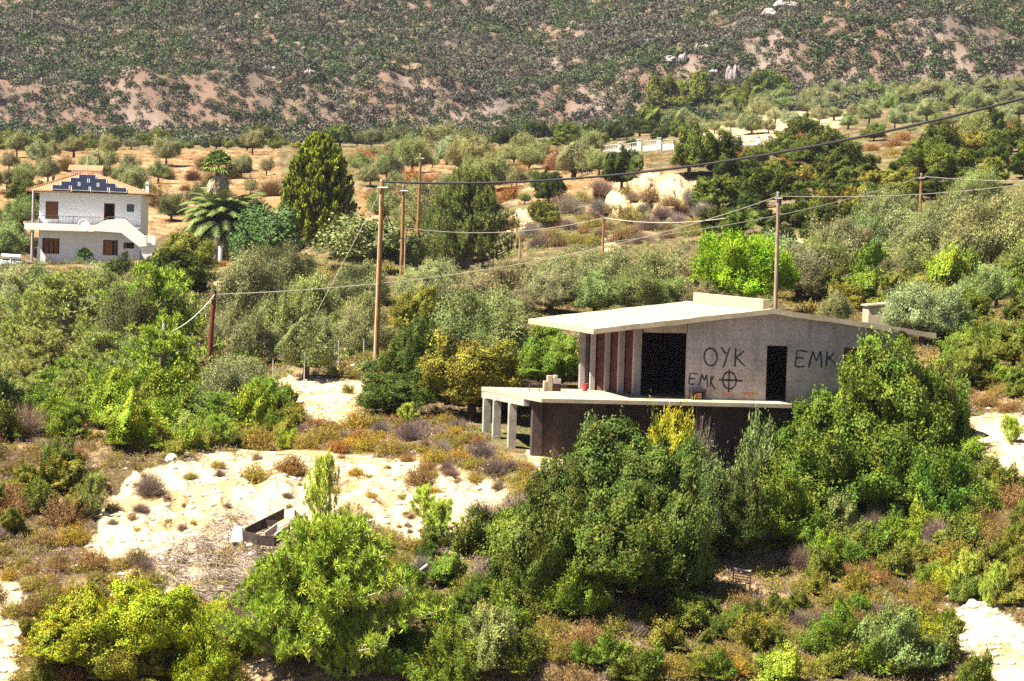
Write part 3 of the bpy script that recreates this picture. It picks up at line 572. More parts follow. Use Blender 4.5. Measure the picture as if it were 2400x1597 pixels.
# satellite dish
x, z = hc(1066, 990); ds = empty('satellite_dish', hb + Vector((x, yb - .5, z))); tag(ds, 'round pale satellite dish mounted on the white balcony parapet', 'satellite dish')
mb = MB(); prof = [(r_ * .1, (r_ * .1) ** 2 * .35) for r_ in range(0, 6)] + [(.55, .11)]
mb.lathe([(max(r_, .01), z_) for r_, z_ in prof] + [(.56, .12), (.53, .10), (.3, .05), (.01, .02)], (0, 0, 0), 24); mb.xf(lambda p: Matrix.Rotation(R(72), 3, 'X') @ p); mb.build('dish', M['metal_pale'], ds, smooth=True)
mb = MB(); mb.tube([(0, 0, -.5), (0, -.4, -.1)], .015, 5).tube([(0, -.4, -.1), (0, -.45, -.04)], .04, 6); mb.build('feed_arm', M['metal_dark'], ds)
mb = MB(); mb.tube([(0, .38, -.1), (0, .05, 0)], .03, 6); mb.build('bracket', M['metal_dark'], ds)
# solar water heater on a low white roof at the frame's edge
x, z = hc(205, 1365); sh = empty('water_heater', hb + Vector((x, -3, z - 1.2))); tag(sh, 'white solar water heater tank above its tilted collector, beside the house', 'water heater')
mb = MB(); mb.tube([(-.9, 0, 1.2), (.9, .0, 1.14)], .24, 14); mb.build('tank', M['plastic_white'], sh, smooth=False)
mb = MB(); mb.prism([(-1.25, .1), (-1.15, .9), (1.05, .85), (1.1, .05)], -.05, .05); mb.xf(lambda p: Vector((p.x, p.y - .5 + p.z * .5, p.z))); c_ = mb.build('collector', M['panel_frame'], sh)
mb = MB(); mb.tube([(0, -.52, 0), (0, -.1, 1.1)], .04, 6).tube([(-.8, .1, 0), (-.8, .05, 1.0)], .03, 6).tube([(.8, .1, 0), (.8, .05, 1.0)], .03, 6); mb.build('frame', M['plastic_white'], sh)
ow = empty('outbuilding', hb + Vector((x, -2.4, z - 1.2))); tag(ow, 'low white flat-roofed outbuilding under the water heater', 'outbuilding')
mb = MB(); mb.box(-1.6, 1.5, -1, 3, -2.5, -.15); mb.build('wall', M['white'], ow); mb = MB(); mb.box(-1.75, 1.65, -1.15, 3.1, -.148, 0); mb.build('roof', M['white_hard'], ow)

# ------------------------------------------------------------------ garden wall with pillars on the hill
gwr = empty('garden_wall', hit(1380 * VS, 366 * VS)); tag(gwr, 'white garden wall with square pillars and railings among the hill bushes', 'wall')
segs = [[(1378, 368), (1426, 362)], [(1426, 352), (1470, 345), (1516, 340)], [(1516, 338), (1600, 334), (1700, 334)], [(1700, 334), (1745, 333), (1770, 332), (1808, 331)]]
O = gwr.location
GD = 470.0
for si, sg in enumerate(segs):
    pts = [at(x * VS, y * VS, GD) for x, y in sg]
    for i in range(len(pts) - 1):
        a_, b_ = pts[i] - O, pts[i + 1] - O; h_ = [1.9, 1.0, .8, .7][si]; a_.z -= .4; b_.z -= .4
        t_ = Vector((0, .25, 0)); mb = MB(); mb.hexa([a_ - t_ - Vector((0, 0, 2)), b_ - t_ - Vector((0, 0, 2)), b_ + t_ - Vector((0, 0, 2)), a_ + t_ - Vector((0, 0, 2)), a_ - t_ + Vector((0, 0, h_)), b_ - t_ + Vector((0, 0, h_)), b_ + t_ + Vector((0, 0, h_)), a_ + t_ + Vector((0, 0, h_))]); mb.build('wall_panel', M['white_hard'], gwr)
        mb = MB(); n_ = max(2, int((b_ - a_).length / .35))
        for j in range(n_ + 1):
            q = a_.lerp(b_, j / n_); mb.tube([q + Vector((0, 0, h_)), q + Vector((0, 0, h_ + .7))], .03, 4)
        mb.tube([a_ + Vector((0, 0, h_ + .7)), b_ + Vector((0, 0, h_ + .7))], .035, 4); mb.build('railing', M['metal_pale'], gwr)
        mb = MB(); q = a_; mb.box(q.x - .3, q.x + .3, q.y - .35, q.y + .35, q.z - 1.5, q.z + h_ + 1.0).box(q.x - .36, q.x + .36, q.y - .41, q.y + .41, q.z + h_ + 1.0, q.z + h_ + 1.12); mb.build('pillar', M['white_hard'], gwr)
q = pts[-1] - O; mb = MB(); mb.box(q.x - .3, q.x + .3, q.y - .35, q.y + .35, q.z - 1.5, q.z + 1.4); mb.build('pillar', M['white_hard'], gwr)
# small concrete hut behind the olive
c_ = at(2040, 735, 150); hu_ = empty('concrete_hut', c_); tag(hu_, 'low pale concrete hut behind the villa, half hidden by a silvery olive', 'hut')
mb = MB(); mb.prism([(-.1, -1.2), (3.4, -1.2), (3.4, .75), (-.1, .36)], 0, 2.6); mb.build('wall', M['concrete_top'], hu_, bev=.01)
mb = MB(); mb.prism([(-.2, .37), (3.5, .77), (3.5, .85), (-.2, .45)], -.1, 2.7); mb.build('roof', M['concrete_top'], hu_)

# ------------------------------------------------------------------ poles and wires
poles = {}
def pole(key, tx_, ty_, bx_, by_, wpx, m_, label, name='utility_pole', cat='pole', D=None, capm=None):
    b_ = hit(bx_, by_) if D is None else at(bx_, by_, D)
    D_ = b_.y; t_ = at(tx_, ty_, D_); r_ = wpx / 2 * D_ / FOC; g_ = min(b_.z, gz(b_.x, b_.y)) - .4
    o = empty(name, (b_.x, b_.y, b_.z)); tag(o, label, cat, None)
    tp = t_ - b_; mb = MB(); mb.tube([(0, 0, g_ - b_.z), (tp.x * .5, 0, tp.z * .5), (tp.x, 0, tp.z)], [r_ * 1.12, r_, r_ * .82], 10); mb.build('shaft', M[m_], o)
    if capm: mb = MB(); mb.tube([(tp.x - r_ * 1.8, -r_, tp.z - .35), (tp.x + r_ * 2.2, -r_, tp.z - .33)], r_ * .35, 6); mb.build('bracket', M[capm], o); mb = MB(); mb.tube([(tp.x, 0, tp.z), (tp.x, 0, tp.z + .06)], r_ * .8, 8); mb.build('cap', M[capm], o)
    poles[key] = (o, Vector((t_.x, t_.y, t_.z))); return o
pole('A', 896, 424, 881, 832, 12.5, 'pole', 'tall orange-brown wooden pole with the thick black cable on top', D=138, capm='metal_pale')
pole('B', 503, 684, 487, 872, 12.5, 'pole_dark', 'dark red-brown wooden pole behind the silvery bush, above the scrub', capm='metal_dark', D=128)
pole('C', 946, 436, 940, 668, 9, 'pole', 'shorter orange wooden pole just beyond the tallest pole', D=190, capm='metal_pale')
pole('E', 986, 362, 978, 575, 7.5, 'pole', 'farthest wooden pole of the three, rising above the olive field', D=225, capm='metal_pale')
pole('P1', 1824, 452, 1821, 622, 9, 'pole_grey', 'weathered pole behind the bright green round pine', D=170, capm='metal_pale')
pole('P2', 2160, 408, 2157, 490, 7, 'pole', 'wooden pole above the olive crowns on the hillside', D=230, capm='metal_pale')
pole('P3', 1415, 508, 1413, 590, 6, 'pole', 'thin wooden pole below the sandy cliff', D=228)
pole('P4', 1219, 557, 1218, 600, 4.5, 'pole_grey', 'short thin stake among the olives below the pale mound', name='wooden_stake', cat='stake', D=230)
pole('P5', 951, 535, 950, 560, 4, 'pole_grey', 'short wooden stake end behind the fig bushes', name='wooden_stake', cat='stake', D=215)
pole('W', 384, 758, 380, 874, 8, 'metal_pale', 'pale galvanised steel post at the edge of the pine thicket', name='steel_post', cat='post', D=126)
fx = [(555, 799, 555, 846), (640, 844, 639, 903), (714, 826, 713, 903), (785, 805, 785, 884), (794, 797, 794, 863), (853, 794, 853, 844), (614, 797, 614, 840), (664, 801, 664, 850)]
fl = ['thin fence post in front of the brush behind the dark pole', 'thin fence post at the low edge of the sandy track', 'thin fence post beside the small leaning olive trunk', 'nearer of two close fence posts at the track corner', 'farther of two close fence posts at the track corner', 'thin fence post beside the tallest wooden pole', 'thin fence post hidden in the olive leaves after the dark pole', 'thin fence post among olive leaves above the sandy track']
for k, (a0, b0, a1, b1) in enumerate(fx):
    pole('f%d' % k, a0, b0, a1, b1, 2.6, 'metal_pale', fl[k], name='fence_post', cat='fence post')
for k in range(8): poles['f%d' % k][0]['group'] = 'thin fence posts along the sandy track'
def cable(name, a, b, mid, r_, m_, label, grp=None, n=40):
    a = Vector(a); b = Vector(b)
    def pt(t, s): q = a.lerp(b, t); return Vector((q.x, q.y, q.z - s * 4 * t * (1 - t)))
    def ymid(s):
        best = None
        for i in range(101):
            q = project(pt(i / 100, s))
            if best is None or abs(q[0] - mid[0]) < best[0]: best = (abs(q[0] - mid[0]), q[1])
        return best[1]
    lo, hi = -1., 40.
    for _ in range(30):
        m = (lo + hi) / 2
        if ymid(m) < mid[1]: lo = m
        else: hi = m
    s = (lo + hi) / 2 if mid else 0
    mb = MB(); mb.tube([tuple(pt(i / n, s) - a) for i in range(n + 1)], r_, 5); o = mb.build(name, M[m_]); o.location = a; tag(o, label, 'cable', grp); return o
A_ = poles['A'][1]; B_ = poles['B'][1]
cable('power_cable', A_ + Vector((.2, -.1, -.05)), at(2790, 118, 100), (1600, 392), .055, 'cable_dark', 'thick black twisted cable crossing the hillside from the tallest pole')
cable('telephone_cable', B_ + Vector((0, -.1, -.12)), poles['P1'][1] + Vector((0, 0, -.2)), (1197, 622), .022, 'cable_pale', 'pale cable from the dark pole to the weathered pole')
cable('telephone_cable', at(1440, 566, 152), poles['P2'][1] + Vector((0, 0, -.2)), (1821, 505), .024, 'cable_pale', 'pale cable running behind the weathered pole up to the hillside pole')
cable('telephone_cable', poles['P5'][1], poles['P3'][1] + Vector((0, 0, -.1)), (1130, 546), .026, 'cable_pale', 'pale cable sagging across the tall young pine to the thin pole')
cable('telephone_cable', poles['P3'][1] + Vector((0, 0, -.1)), at(1700, 512, 200), (1580, 522), .024, 'cable_pale', 'pale cable from the thin pole along the foot of the cliff')
cable('telephone_cable', poles['P1'][1] + Vector((0, 0, -.2)), at(2520, 412, 200), (2024, 461), .024, 'cable_pale', 'pale cable from the weathered pole over the olive crowns')
cable('telephone_cable', poles['P2'][1] + Vector((0, 0, -.2)), at(2560, 420, 240), (2330, 424), .026, 'cable_pale', 'pale cable leaving the hillside pole towards the far slope')
cable('telephone_cable', B_ + Vector((0, -.1, -.15)), at(402, 777, 125), (451, 746), .022, 'cable_pale', 'pale cable dropping steeply from the dark pole into the pines')
cable('guy_wire', at(889, 455, 138), hit(670, 873), (774, 671), .012, 'cable_pale', 'long thin slanting guy wire of the tallest pole')
cable('guy_wire', at(891, 450, 138), hit(869, 908), (883, 674), .016, 'cable_pale', 'steep guy wire close beside the tallest pole')
cable('power_cable', A_ + Vector((-.1, 0, -.5)), at(948, 560, 180), (906, 500), .03, 'cable_dark', 'short dark cable dropping from the tallest pole to the bushes')
cable('power_cable', A_ + Vector((.1, 0, -.1)), poles['E'][1] + Vector((0, 0, -.3)), (940, 395), .028, 'cable_dark', 'dark cable between the tallest and the farthest wooden pole')
HAZE = .00006
# ------------------------------------------------------------------ foliage prototypes (unit plants: radius 1, height 1)
def unit(v): return v / np.maximum(np.linalg.norm(v, axis=1, keepdims=True), 1e-6)
def leaf_quads(P, Nn, ln, wd, g, up=None, spread=.9):
    """rhombic leaves at P; Nn outward direction; long axis follows `up` direction if given"""
    n = len(P); nn = unit(Nn + g.normal(0, spread, (n, 3)))
    t = g.normal(0, 1, (n, 3)) if up is None else up + g.normal(0, .45, (n, 3))
    t = unit(t - (t * nn).sum(1, keepdims=True) * nn); b = np.cross(nn, t)
    ln = ln * g.uniform(.6, 1.35, (n, 1)); wd = wd * g.uniform(.7, 1.3, (n, 1))
    V = np.stack([P - t * ln, P - b * wd, P + t * ln, P + b * wd], 1).reshape(-1, 3)
    return V, np.arange(4 * n).reshape(n, 4)
def stick_quads(A, B, w, g):
    n = len(A); t = unit(B - A); s = unit(np.cross(t, g.normal(0, 1, (n, 3)))) * w
    V = np.stack([A - s, A + s, B + s * .4, B - s * .4], 1).reshape(-1, 3); return V, np.arange(4 * n).reshape(n, 4)
def sph(g, n): return unit(g.normal(0, 1, (n, 3)))
def crown_mesh(name, seed, lobes=26, rl=.42, sub=16, leaves=45, ln=.03, wd=.018, spread=.9, upw=0., flat=.25, tuft=.30, profile=None, m='leaf', inner=.10, jag=.0, warpk=.34):
    g = np.random.default_rng(seed)
    d = sph(g, lobes * 3); d = d[d[:, 2] > -.45][:lobes]; K = len(d)
    if profile: rad = profile(d)
    else: rad = g.uniform(.64, 1.02, K)
    r_l = rl * g.uniform(.65, 1.2, K); C = d * (rad - r_l * .75)[:, None]
    kk = np.repeat(np.arange(K), sub); e = unit(sph(g, len(kk)) + d[kk] * .75)
    SC = C[kk] + e * (r_l[kk] * g.uniform(.8, 1.05, len(kk)))[:, None]; hue_s = np.clip(g.normal(.5, .2, len(kk)) + (g.normal(0, .13, K))[kk], 0, 1); val_s = g.normal(0, .16, len(kk))
    q = np.repeat(np.arange(len(kk)), leaves); off = g.normal(0, 1, (len(q), 3)) * (r_l[kk][q] * tuft)[:, None] * np.array([1, 1, 1 + upw])
    P = SC[q] + off; Nn = unit(e[q] + unit(P) * .6)
    if jag: P = P + Nn * (g.random(len(P)) ** 6 * jag)[:, None]
    upv = (unit(P) * .7 + np.array([0, 0, upw])) if upw else None
    V, F_ = leaf_quads(P, Nn, ln, wd, g, upv, spread)
    tint = np.clip(.45 + val_s[q] + g.normal(0, .16, len(q)), 0, 1); hue = np.clip(hue_s[q] + g.normal(0, .08, len(q)), 0, 1)
    def warp(Q): return Q * (1 + warpk * (vnoise(Q[:, 0] * 1.6 + 9, Q[:, 1] * 1.6 + Q[:, 2] * 1.9, seed) - .45) * 1.5 + warpk * .6 * (vnoise(Q[:, 0] * 4 + 9, Q[:, 1] * 4 + Q[:, 2] * 4, seed + 5) - .5))[:, None]
    V = warp(V)
    ni = int(min(2600, len(q) * .2) * inner * 10)
    Pi = warp(sph(g, ni) * (.35 + .37 * g.random(ni))[:, None]); big = .075; Vi, Fi = leaf_quads(Pi, Pi, big, big * .8, g)  # oversized inner leaves added to stop light, tinted darker like crown shade
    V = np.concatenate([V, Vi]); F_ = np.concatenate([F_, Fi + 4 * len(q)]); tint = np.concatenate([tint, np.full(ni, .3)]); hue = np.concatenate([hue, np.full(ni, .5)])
    z = V[:, 2]; V[:, 2] = np.where(z < 0, z * (1 - flat), z); V[:, 2] = (V[:, 2] + (1 - flat)) / (2 - flat)
    V[:, 2] /= np.percentile(V[:, 2], 99.2); V[:, :2] /= np.percentile(np.hypot(V[:, 0], V[:, 1]), 98)
    V[:, 2] = np.maximum(V[:, 2], -.02)
    return np_mesh(name, V, F_, [M[m]], {'tint': tint, 'hue': hue})
def twig_mesh(name, seed, n=700, w=.008, leafy=0, ln=.03, m='dry', dome=1.0, curl=.25):
    g = np.random.default_rng(seed); d = sph(g, n); d[:, 2] = np.abs(d[:, 2]) * .9 + .1; d = unit(d)
    L_ = g.uniform(.45, 1.0, n)[:, None] * np.array([1, 1, dome]); root = g.normal(0, .16, (n, 3)) * np.array([1, 1, 0])
    A = root + d * L_ * g.uniform(.0, .55, (n, 1)); B = root + d * L_ + g.normal(0, curl * .3, (n, 3)); B[:, 2] = np.maximum(B[:, 2], .01)
    V, F_ = stick_quads(A, B, w, g); tint = np.clip(g.normal(.5, .2, n), 0, 1); hue = np.clip(g.normal(.5, .2, n), 0, 1)
    if leafy:
        k = g.integers(0, n, leafy); tt = g.uniform(.45, 1.05, (leafy, 1)); P = A[k] + (B[k] - A[k]) * tt + g.normal(0, .035, (leafy, 3)); P[:, 2] = np.maximum(P[:, 2], .01)
        V2, F2 = leaf_quads(P, d[k], ln, ln * .4, g, d[k] + np.array([0, 0, .6]), .8)
        F_ = np.concatenate([F_, F2 + 4 * n]); V = np.concatenate([V, V2]); cl = vnoise(P[:, 0] * 3.3 + 7, P[:, 1] * 3.3 + P[:, 2] * 3, seed)
        tint = np.concatenate([tint * .6, np.clip(.2 + cl * .6 + g.normal(0, .14, leafy), 0, 1)]); hue = np.concatenate([hue, np.clip(g.normal(.5, .18, leafy), 0, 1)])
    return np_mesh(name, V, F_, [M[m]], {'tint': tint, 'hue': hue})
def pine_meshes(name, seed, levels=9, per=6, tufts=9, needles=26, nl=.06, wdth=.006, openness=.5, lean=.35, flatn=0.):
    """whorled branches with needle brushes; returns crown mesh and branch mesh (unit)"""
    g = np.random.default_rng(seed); mb = MB(); bend = [(g.normal(0, .02), g.normal(0, .02)) for _ in range(6)]
    tr = [(bend[i][0] * i * .4, bend[i][1] * i * .4, i / 5 * .97) for i in range(6)]
    mb.tube(tr, [.055 * (1 - i / 5.5) + .006 for i in range(6)], 7)
    PS = []; DS_ = []
    for l in range(levels):
        z = .10 + .86 * (l / (levels - 1)) ** .9; ln_ = (1 - z) ** .75 * g.uniform(.8, 1.05) + .12 + flatn
        for b in range(per):
            a = g.uniform(0, 6.283); L2 = ln_ * g.uniform(.55, 1.1); c = np.array([math.cos(a), math.sin(a), 0]); z0 = z + g.uniform(-.04, .04)
            pts = [np.array([0, 0, z0]) + c * L2 * t + np.array([0, 0, 1]) * (lean * L2 * t ** 1.6 * .35 - .02 * t) for t in (0, .35, .7, 1)]
            mb.tube([tuple(p) for p in pts], [.016, .012, .008, .004], 5, cap=False)
            for k in range(tufts):
                t = g.uniform(openness * .6, 1.04) ; i = min(int(t * 3), 2); f = t * 3 - i; P = pts[i] * (1 - f) + pts[i + 1] * f + g.normal(0, .05, 3) * np.array([1, 1, .6]) * (1.0)
                PS.append(P); DS_.append(c * .8 + np.array([0, 0, .7]))
    for k in range(5): PS.append(np.array([g.normal(0, .02), g.normal(0, .02), .93 + .015 * k])); DS_.append(np.array([0, 0, 1.]))
    PS = np.array(PS); DS_ = np.array(DS_); q = np.repeat(np.arange(len(PS)), needles)
    d = unit(unit(DS_)[q] * .75 + sph(g, len(q))); A = PS[q] + d * .004; B = PS[q] + d * (nl * g.uniform(.6, 1.25, (len(q), 1)))
    V, F_ = stick_quads(A, B, wdth, g); tt = g.normal(.5, .16, len(PS)); hh = g.normal(.5, .17, len(PS))
    cm = np_mesh(name + '_crown', V, F_, [M['needle']], {'tint': np.clip(tt[q] + g.normal(0, .12, len(q)), 0, 1), 'hue': np.clip(hh[q] + g.normal(0, .06, len(q)), 0, 1)})
    bm_ = bpy.data.meshes.new(name + '_trunk'); bm_.from_pydata(mb.v, [], mb.f); bm_.materials.append(M['bark_pale']); return cm, bm_
def trunk_mesh(name, seed, stems=1, m='bark', r0=.10, fork=.42, spreadr=.5, th=.75):
    rr = random.Random(seed); mb = MB()
    for s in range(stems):
        bx, by = (rr.uniform(-.12, .12), rr.uniform(-.12, .12)) if stems > 1 else (0, 0)
        k = (bx * 1.5 + rr.uniform(-.06, .06), by * 1.5 + rr.uniform(-.06, .06), fork)
        mb.tube([(bx, by, -.12), (bx * 1.1 + rr.uniform(-.03, .03), by + rr.uniform(-.03, .03), fork * .5), k], [r0 * 1.25, r0, r0 * .8], 8)
        for j in range(5):
            a = rr.uniform(0, 6.28); L2 = rr.uniform(.25, spreadr)
            mb.tube([k, (k[0] + math.cos(a) * L2 * .5, k[1] + math.sin(a) * L2 * .5, k[2] + (th - fork) * .6), (k[0] + math.cos(a) * L2, k[1] + math.sin(a) * L2, th)], [r0 * .6, r0 * .38, r0 * .14], 6, cap=False)
    me = bpy.data.meshes.new(name); me.from_pydata(mb.v, [], mb.f); me.materials.append(M[m]); return me
PR = {}
for k in range(4):
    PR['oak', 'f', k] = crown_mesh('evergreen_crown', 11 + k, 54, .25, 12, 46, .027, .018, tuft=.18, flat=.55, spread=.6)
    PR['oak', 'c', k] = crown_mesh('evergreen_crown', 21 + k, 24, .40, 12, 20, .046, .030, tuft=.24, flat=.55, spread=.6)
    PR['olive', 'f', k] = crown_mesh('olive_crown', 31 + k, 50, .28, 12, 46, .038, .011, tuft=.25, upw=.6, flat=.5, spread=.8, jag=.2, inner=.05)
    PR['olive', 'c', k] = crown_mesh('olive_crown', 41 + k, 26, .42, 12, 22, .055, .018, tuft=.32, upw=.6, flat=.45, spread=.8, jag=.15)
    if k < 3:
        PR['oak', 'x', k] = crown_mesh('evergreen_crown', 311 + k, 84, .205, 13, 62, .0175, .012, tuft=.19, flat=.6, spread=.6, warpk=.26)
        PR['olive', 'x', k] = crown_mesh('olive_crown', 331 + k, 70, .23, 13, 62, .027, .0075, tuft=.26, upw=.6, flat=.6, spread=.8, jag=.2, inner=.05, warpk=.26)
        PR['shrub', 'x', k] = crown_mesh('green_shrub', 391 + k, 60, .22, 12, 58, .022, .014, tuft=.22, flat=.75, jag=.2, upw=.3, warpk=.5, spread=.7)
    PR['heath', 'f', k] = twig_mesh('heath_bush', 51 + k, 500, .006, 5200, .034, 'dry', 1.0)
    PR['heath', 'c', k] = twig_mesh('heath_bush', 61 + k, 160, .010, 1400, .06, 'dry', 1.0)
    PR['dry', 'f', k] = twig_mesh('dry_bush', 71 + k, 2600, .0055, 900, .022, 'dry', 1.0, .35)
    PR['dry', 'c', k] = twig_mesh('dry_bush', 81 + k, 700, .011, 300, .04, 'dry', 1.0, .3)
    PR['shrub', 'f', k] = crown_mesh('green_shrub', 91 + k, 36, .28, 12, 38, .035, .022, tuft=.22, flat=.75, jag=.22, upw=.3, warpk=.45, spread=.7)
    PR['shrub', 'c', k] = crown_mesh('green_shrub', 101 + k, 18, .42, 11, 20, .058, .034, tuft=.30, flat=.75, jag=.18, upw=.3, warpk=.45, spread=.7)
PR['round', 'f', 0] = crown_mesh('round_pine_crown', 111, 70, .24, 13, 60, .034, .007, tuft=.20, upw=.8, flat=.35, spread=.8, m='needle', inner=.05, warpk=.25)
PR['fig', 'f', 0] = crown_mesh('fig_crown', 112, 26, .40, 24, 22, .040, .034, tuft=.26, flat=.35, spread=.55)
PR['fig', 'f', 1] = crown_mesh('fig_crown', 113, 26, .40, 24, 22, .040, .034, tuft=.26, flat=.35, spread=.55)
def egg(d): return 1.0 - .28 * np.clip(d[:, 2], 0, 1) ** 2
def cyp():
    g = np.random.default_rng(120); K = 560; PS = []; 
    z = g.random(K) ** .8; a = g.uniform(0, 6.283, K); rad = np.interp(z, [0, .12, .3, .6, .85, 1], [.86, 1.0, 1.0, .84, .56, .10]) * np.where(g.random(K) < .3, g.uniform(.35, .7, K), g.uniform(.8, 1.0, K))
    C = np.stack([np.cos(a) * rad, np.sin(a) * rad, z], 1); dirs = unit(np.stack([np.cos(a) * .75, np.sin(a) * .75, np.full(K, .75)], 1))
    q = np.repeat(np.arange(K), 130); t = g.random((len(q), 1)) ** .8; P = C[q] + dirs[q] * np.array([1, 1, .5]) * (t - .5) * .24 + g.normal(0, 1, (len(q), 3)) * np.array([.045, .045, .022]) * (1.25 - t)
    V, F_ = leaf_quads(P, dirs[q], .026, .013, g, dirs[q], 1.0); tt = g.normal(.5, .12, K)
    tint = np.clip(tt[q] + (t[:, 0] - .6) * .9 + g.normal(0, .1, len(q)), 0, 1)  # pale plume tips; bases darkened in colour to imitate shaded crevices
    return np_mesh('cypress_crown', V, F_, [M['needle']], {'tint': tint, 'hue': np.clip(g.normal(.5, .12, len(q)), 0, 1)})
PR['cyp', 'f', 0] = cyp()
PR['pine', 'f', 0], PR['pine', 't', 0] = pine_meshes('pine', 130, 13, 10, 24, 30, .058, .0042, .4, .5, .12)
PR['pine', 'f', 1], PR['pine', 't', 1] = pine_meshes('pine', 131, 13, 10, 24, 30, .055, .0042, .3, .6, .15)
PR['open', 'f', 0], PR['open', 't', 0] = pine_meshes('open_pine', 132, 9, 7, 12, 26, .075, .0055, .40, .5, .18)
PR['open', 'f', 1], PR['open', 't', 1] = pine_meshes('open_pine', 133, 9, 8, 12, 26, .07, .0055, .35, .7, .22)
PR['sap', 'f', 0], PR['sap', 't', 0] = pine_meshes('pine_sapling', 134, 7, 6, 8, 34, .16, .010, .3, .9, .25)
for k in range(4):
    PR['trunk', k] = trunk_mesh('trunk', 140 + k, 1 + (k == 1) * 1, 'bark', .075)
PR['trunkp'] = trunk_mesh('trunk', 150, 3, 'bark_pale', .04, .35)

# ------------------------------------------------------------------ colours (object colour of each plant)
COL = {
 'olive': (.25, .265, .10), 'olive_pale': (.29, .31, .13), 'olive_grey': (.27, .25, .115), 'olive_dark': (.14, .15, .06), 'olive_green': (.22, .27, .08),
 'deep': (.10, .14, .022), 'thick': (.115, .18, .02), 'oak': (.085, .115, .018), 'oak_dark': (.056, .08, .014), 'oak_mid': (.145, .175, .026), 'oak_yel': (.22, .215, .03), 'vivid': (.20, .235, .025), 'bright': (.23, .31, .025), 'green': (.14, .205, .022), 'yel': (.33, .35, .02),
 'pine': (.29, .42, .05), 'pine_pale': (.37, .41, .10), 'pine_dark': (.08, .12, .03), 'lime': (.46, .58, .08), 'round': (.22, .34, .015), 'cyp': (.19, .20, .014), 'pine_dull': (.17, .225, .055), 'fig': (.07, .13, .035), 'fig_l': (.16, .20, .065),
 'brown': (.24, .15, .055), 'ochre': (.38, .26, .035), 'rust': (.29, .145, .04), 'mauve': (.31, .22, .18), 'grey': (.40, .33, .26), 'redb': (.21, .09, .045), 'olbr': (.27, .215, .045),
}
KIND = {'oak': ('evergreen_tree', 'tree'), 'olive': ('olive_tree', 'tree'), 'pine': ('young_pine', 'tree'), 'open': ('open_pine', 'tree'), 'sap': ('pine_sapling', 'sapling'), 'round': ('round_pine', 'tree'),
        'fig': ('fig_tree', 'tree'), 'cyp': ('cypress_tree', 'tree'), 'heath': ('heath_bush', 'bush'), 'dry': ('dry_bush', 'bush'), 'shrub': ('green_shrub', 'shrub')}
rg = random.Random(77); plants = []
def put(sp, x, top, base, w, col, label=None, group=None, seed=None, gap=None, dy=0., lift=0., vary=.12):
    """x, top, base, w in survey pixels: crown centre, crown top, foot, crown width; stands where that foot meets the ground"""
    b_ = hit(x * VS, base * VS); D = b_.y + dy; X = b_.x * D / b_.y if b_.y else 0
    Z = gz(X, D); s = D / FOC * VS; h = max((base - top) * s + (b_.z - Z) * 0, .2); r_ = w * s / 2
    k = rg.randrange(4) if seed is None else seed; lod = 'x' if w >= 140 and sp in ('oak', 'olive', 'shrub') else 'f' if w >= 44 else 'c'
    if lod == 'x': k = k % 3
    c = COL[col]; f = [1 + rg.uniform(-vary, vary) for _ in range(3)]; v_ = 1 + rg.uniform(-vary, vary)
    oc = (c[0] * f[0] * v_, c[1] * v_, c[2] * f[2] * v_, 1)
    nm, cat = KIND[sp]; rz_ = rg.uniform(0, 6.28)
    if sp in ('heath', 'dry', 'shrub'):
        o = link(bpy.data.objects.new(nm, PR[sp, lod, k])); o.location = (X, D, Z - .06 * h); o.scale = (r_, r_ * rg.uniform(.8, 1.1), h * 1.06); o.rotation_euler = (0, 0, rz_); o.color = oc
        root = o
    else:
        root = empty(nm, (X, D, Z), rz_)
        if sp in ('pine', 'open', 'sap'):
            kk = k % 2 if sp != 'sap' else 0; cm, tm = PR[sp, 'f', kk], PR[sp, 't', kk]
            for nm2, me_ in (('crown', cm), ('trunk', tm)):
                o = link(bpy.data.objects.new(nm2, me_)); o.parent = root; o.scale = (r_ * 1.15, r_ * 1.15, h); o.location = (0, 0, -.03 * h); o.color = oc
        else:
            key = {'oak': ('oak', lod, k), 'olive': ('olive', lod, k), 'round': ('round', 'f', 0), 'fig': ('fig', 'f', k % 2), 'cyp': ('cyp', 'f', 0)}[sp]
            g_ = gap if gap is not None else {'oak': .04, 'olive': .18 if w < 70 else .06, 'round': .15, 'fig': .08, 'cyp': .03}[sp]
            o = link(bpy.data.objects.new('crown', PR[key])); o.parent = root; o.location = (0, 0, h * g_); o.scale = (r_ * 1.06, r_ * rg.uniform(.85, 1.1), h * (1 - g_)); o.color = oc; o.rotation_euler = (rg.uniform(-.12, .12), rg.uniform(-.12, .12), 0)
            o = link(bpy.data.objects.new('trunk', PR['trunk', k])); o.parent = root; o.scale = (r_ * .9, r_ * .9, h * .9)
    plants.append(dict(o=root, sp=sp, col=col, x=x, y=(top + base) / 2, w=w, h=base - top, label=label, group=group, cat=cat)); return root

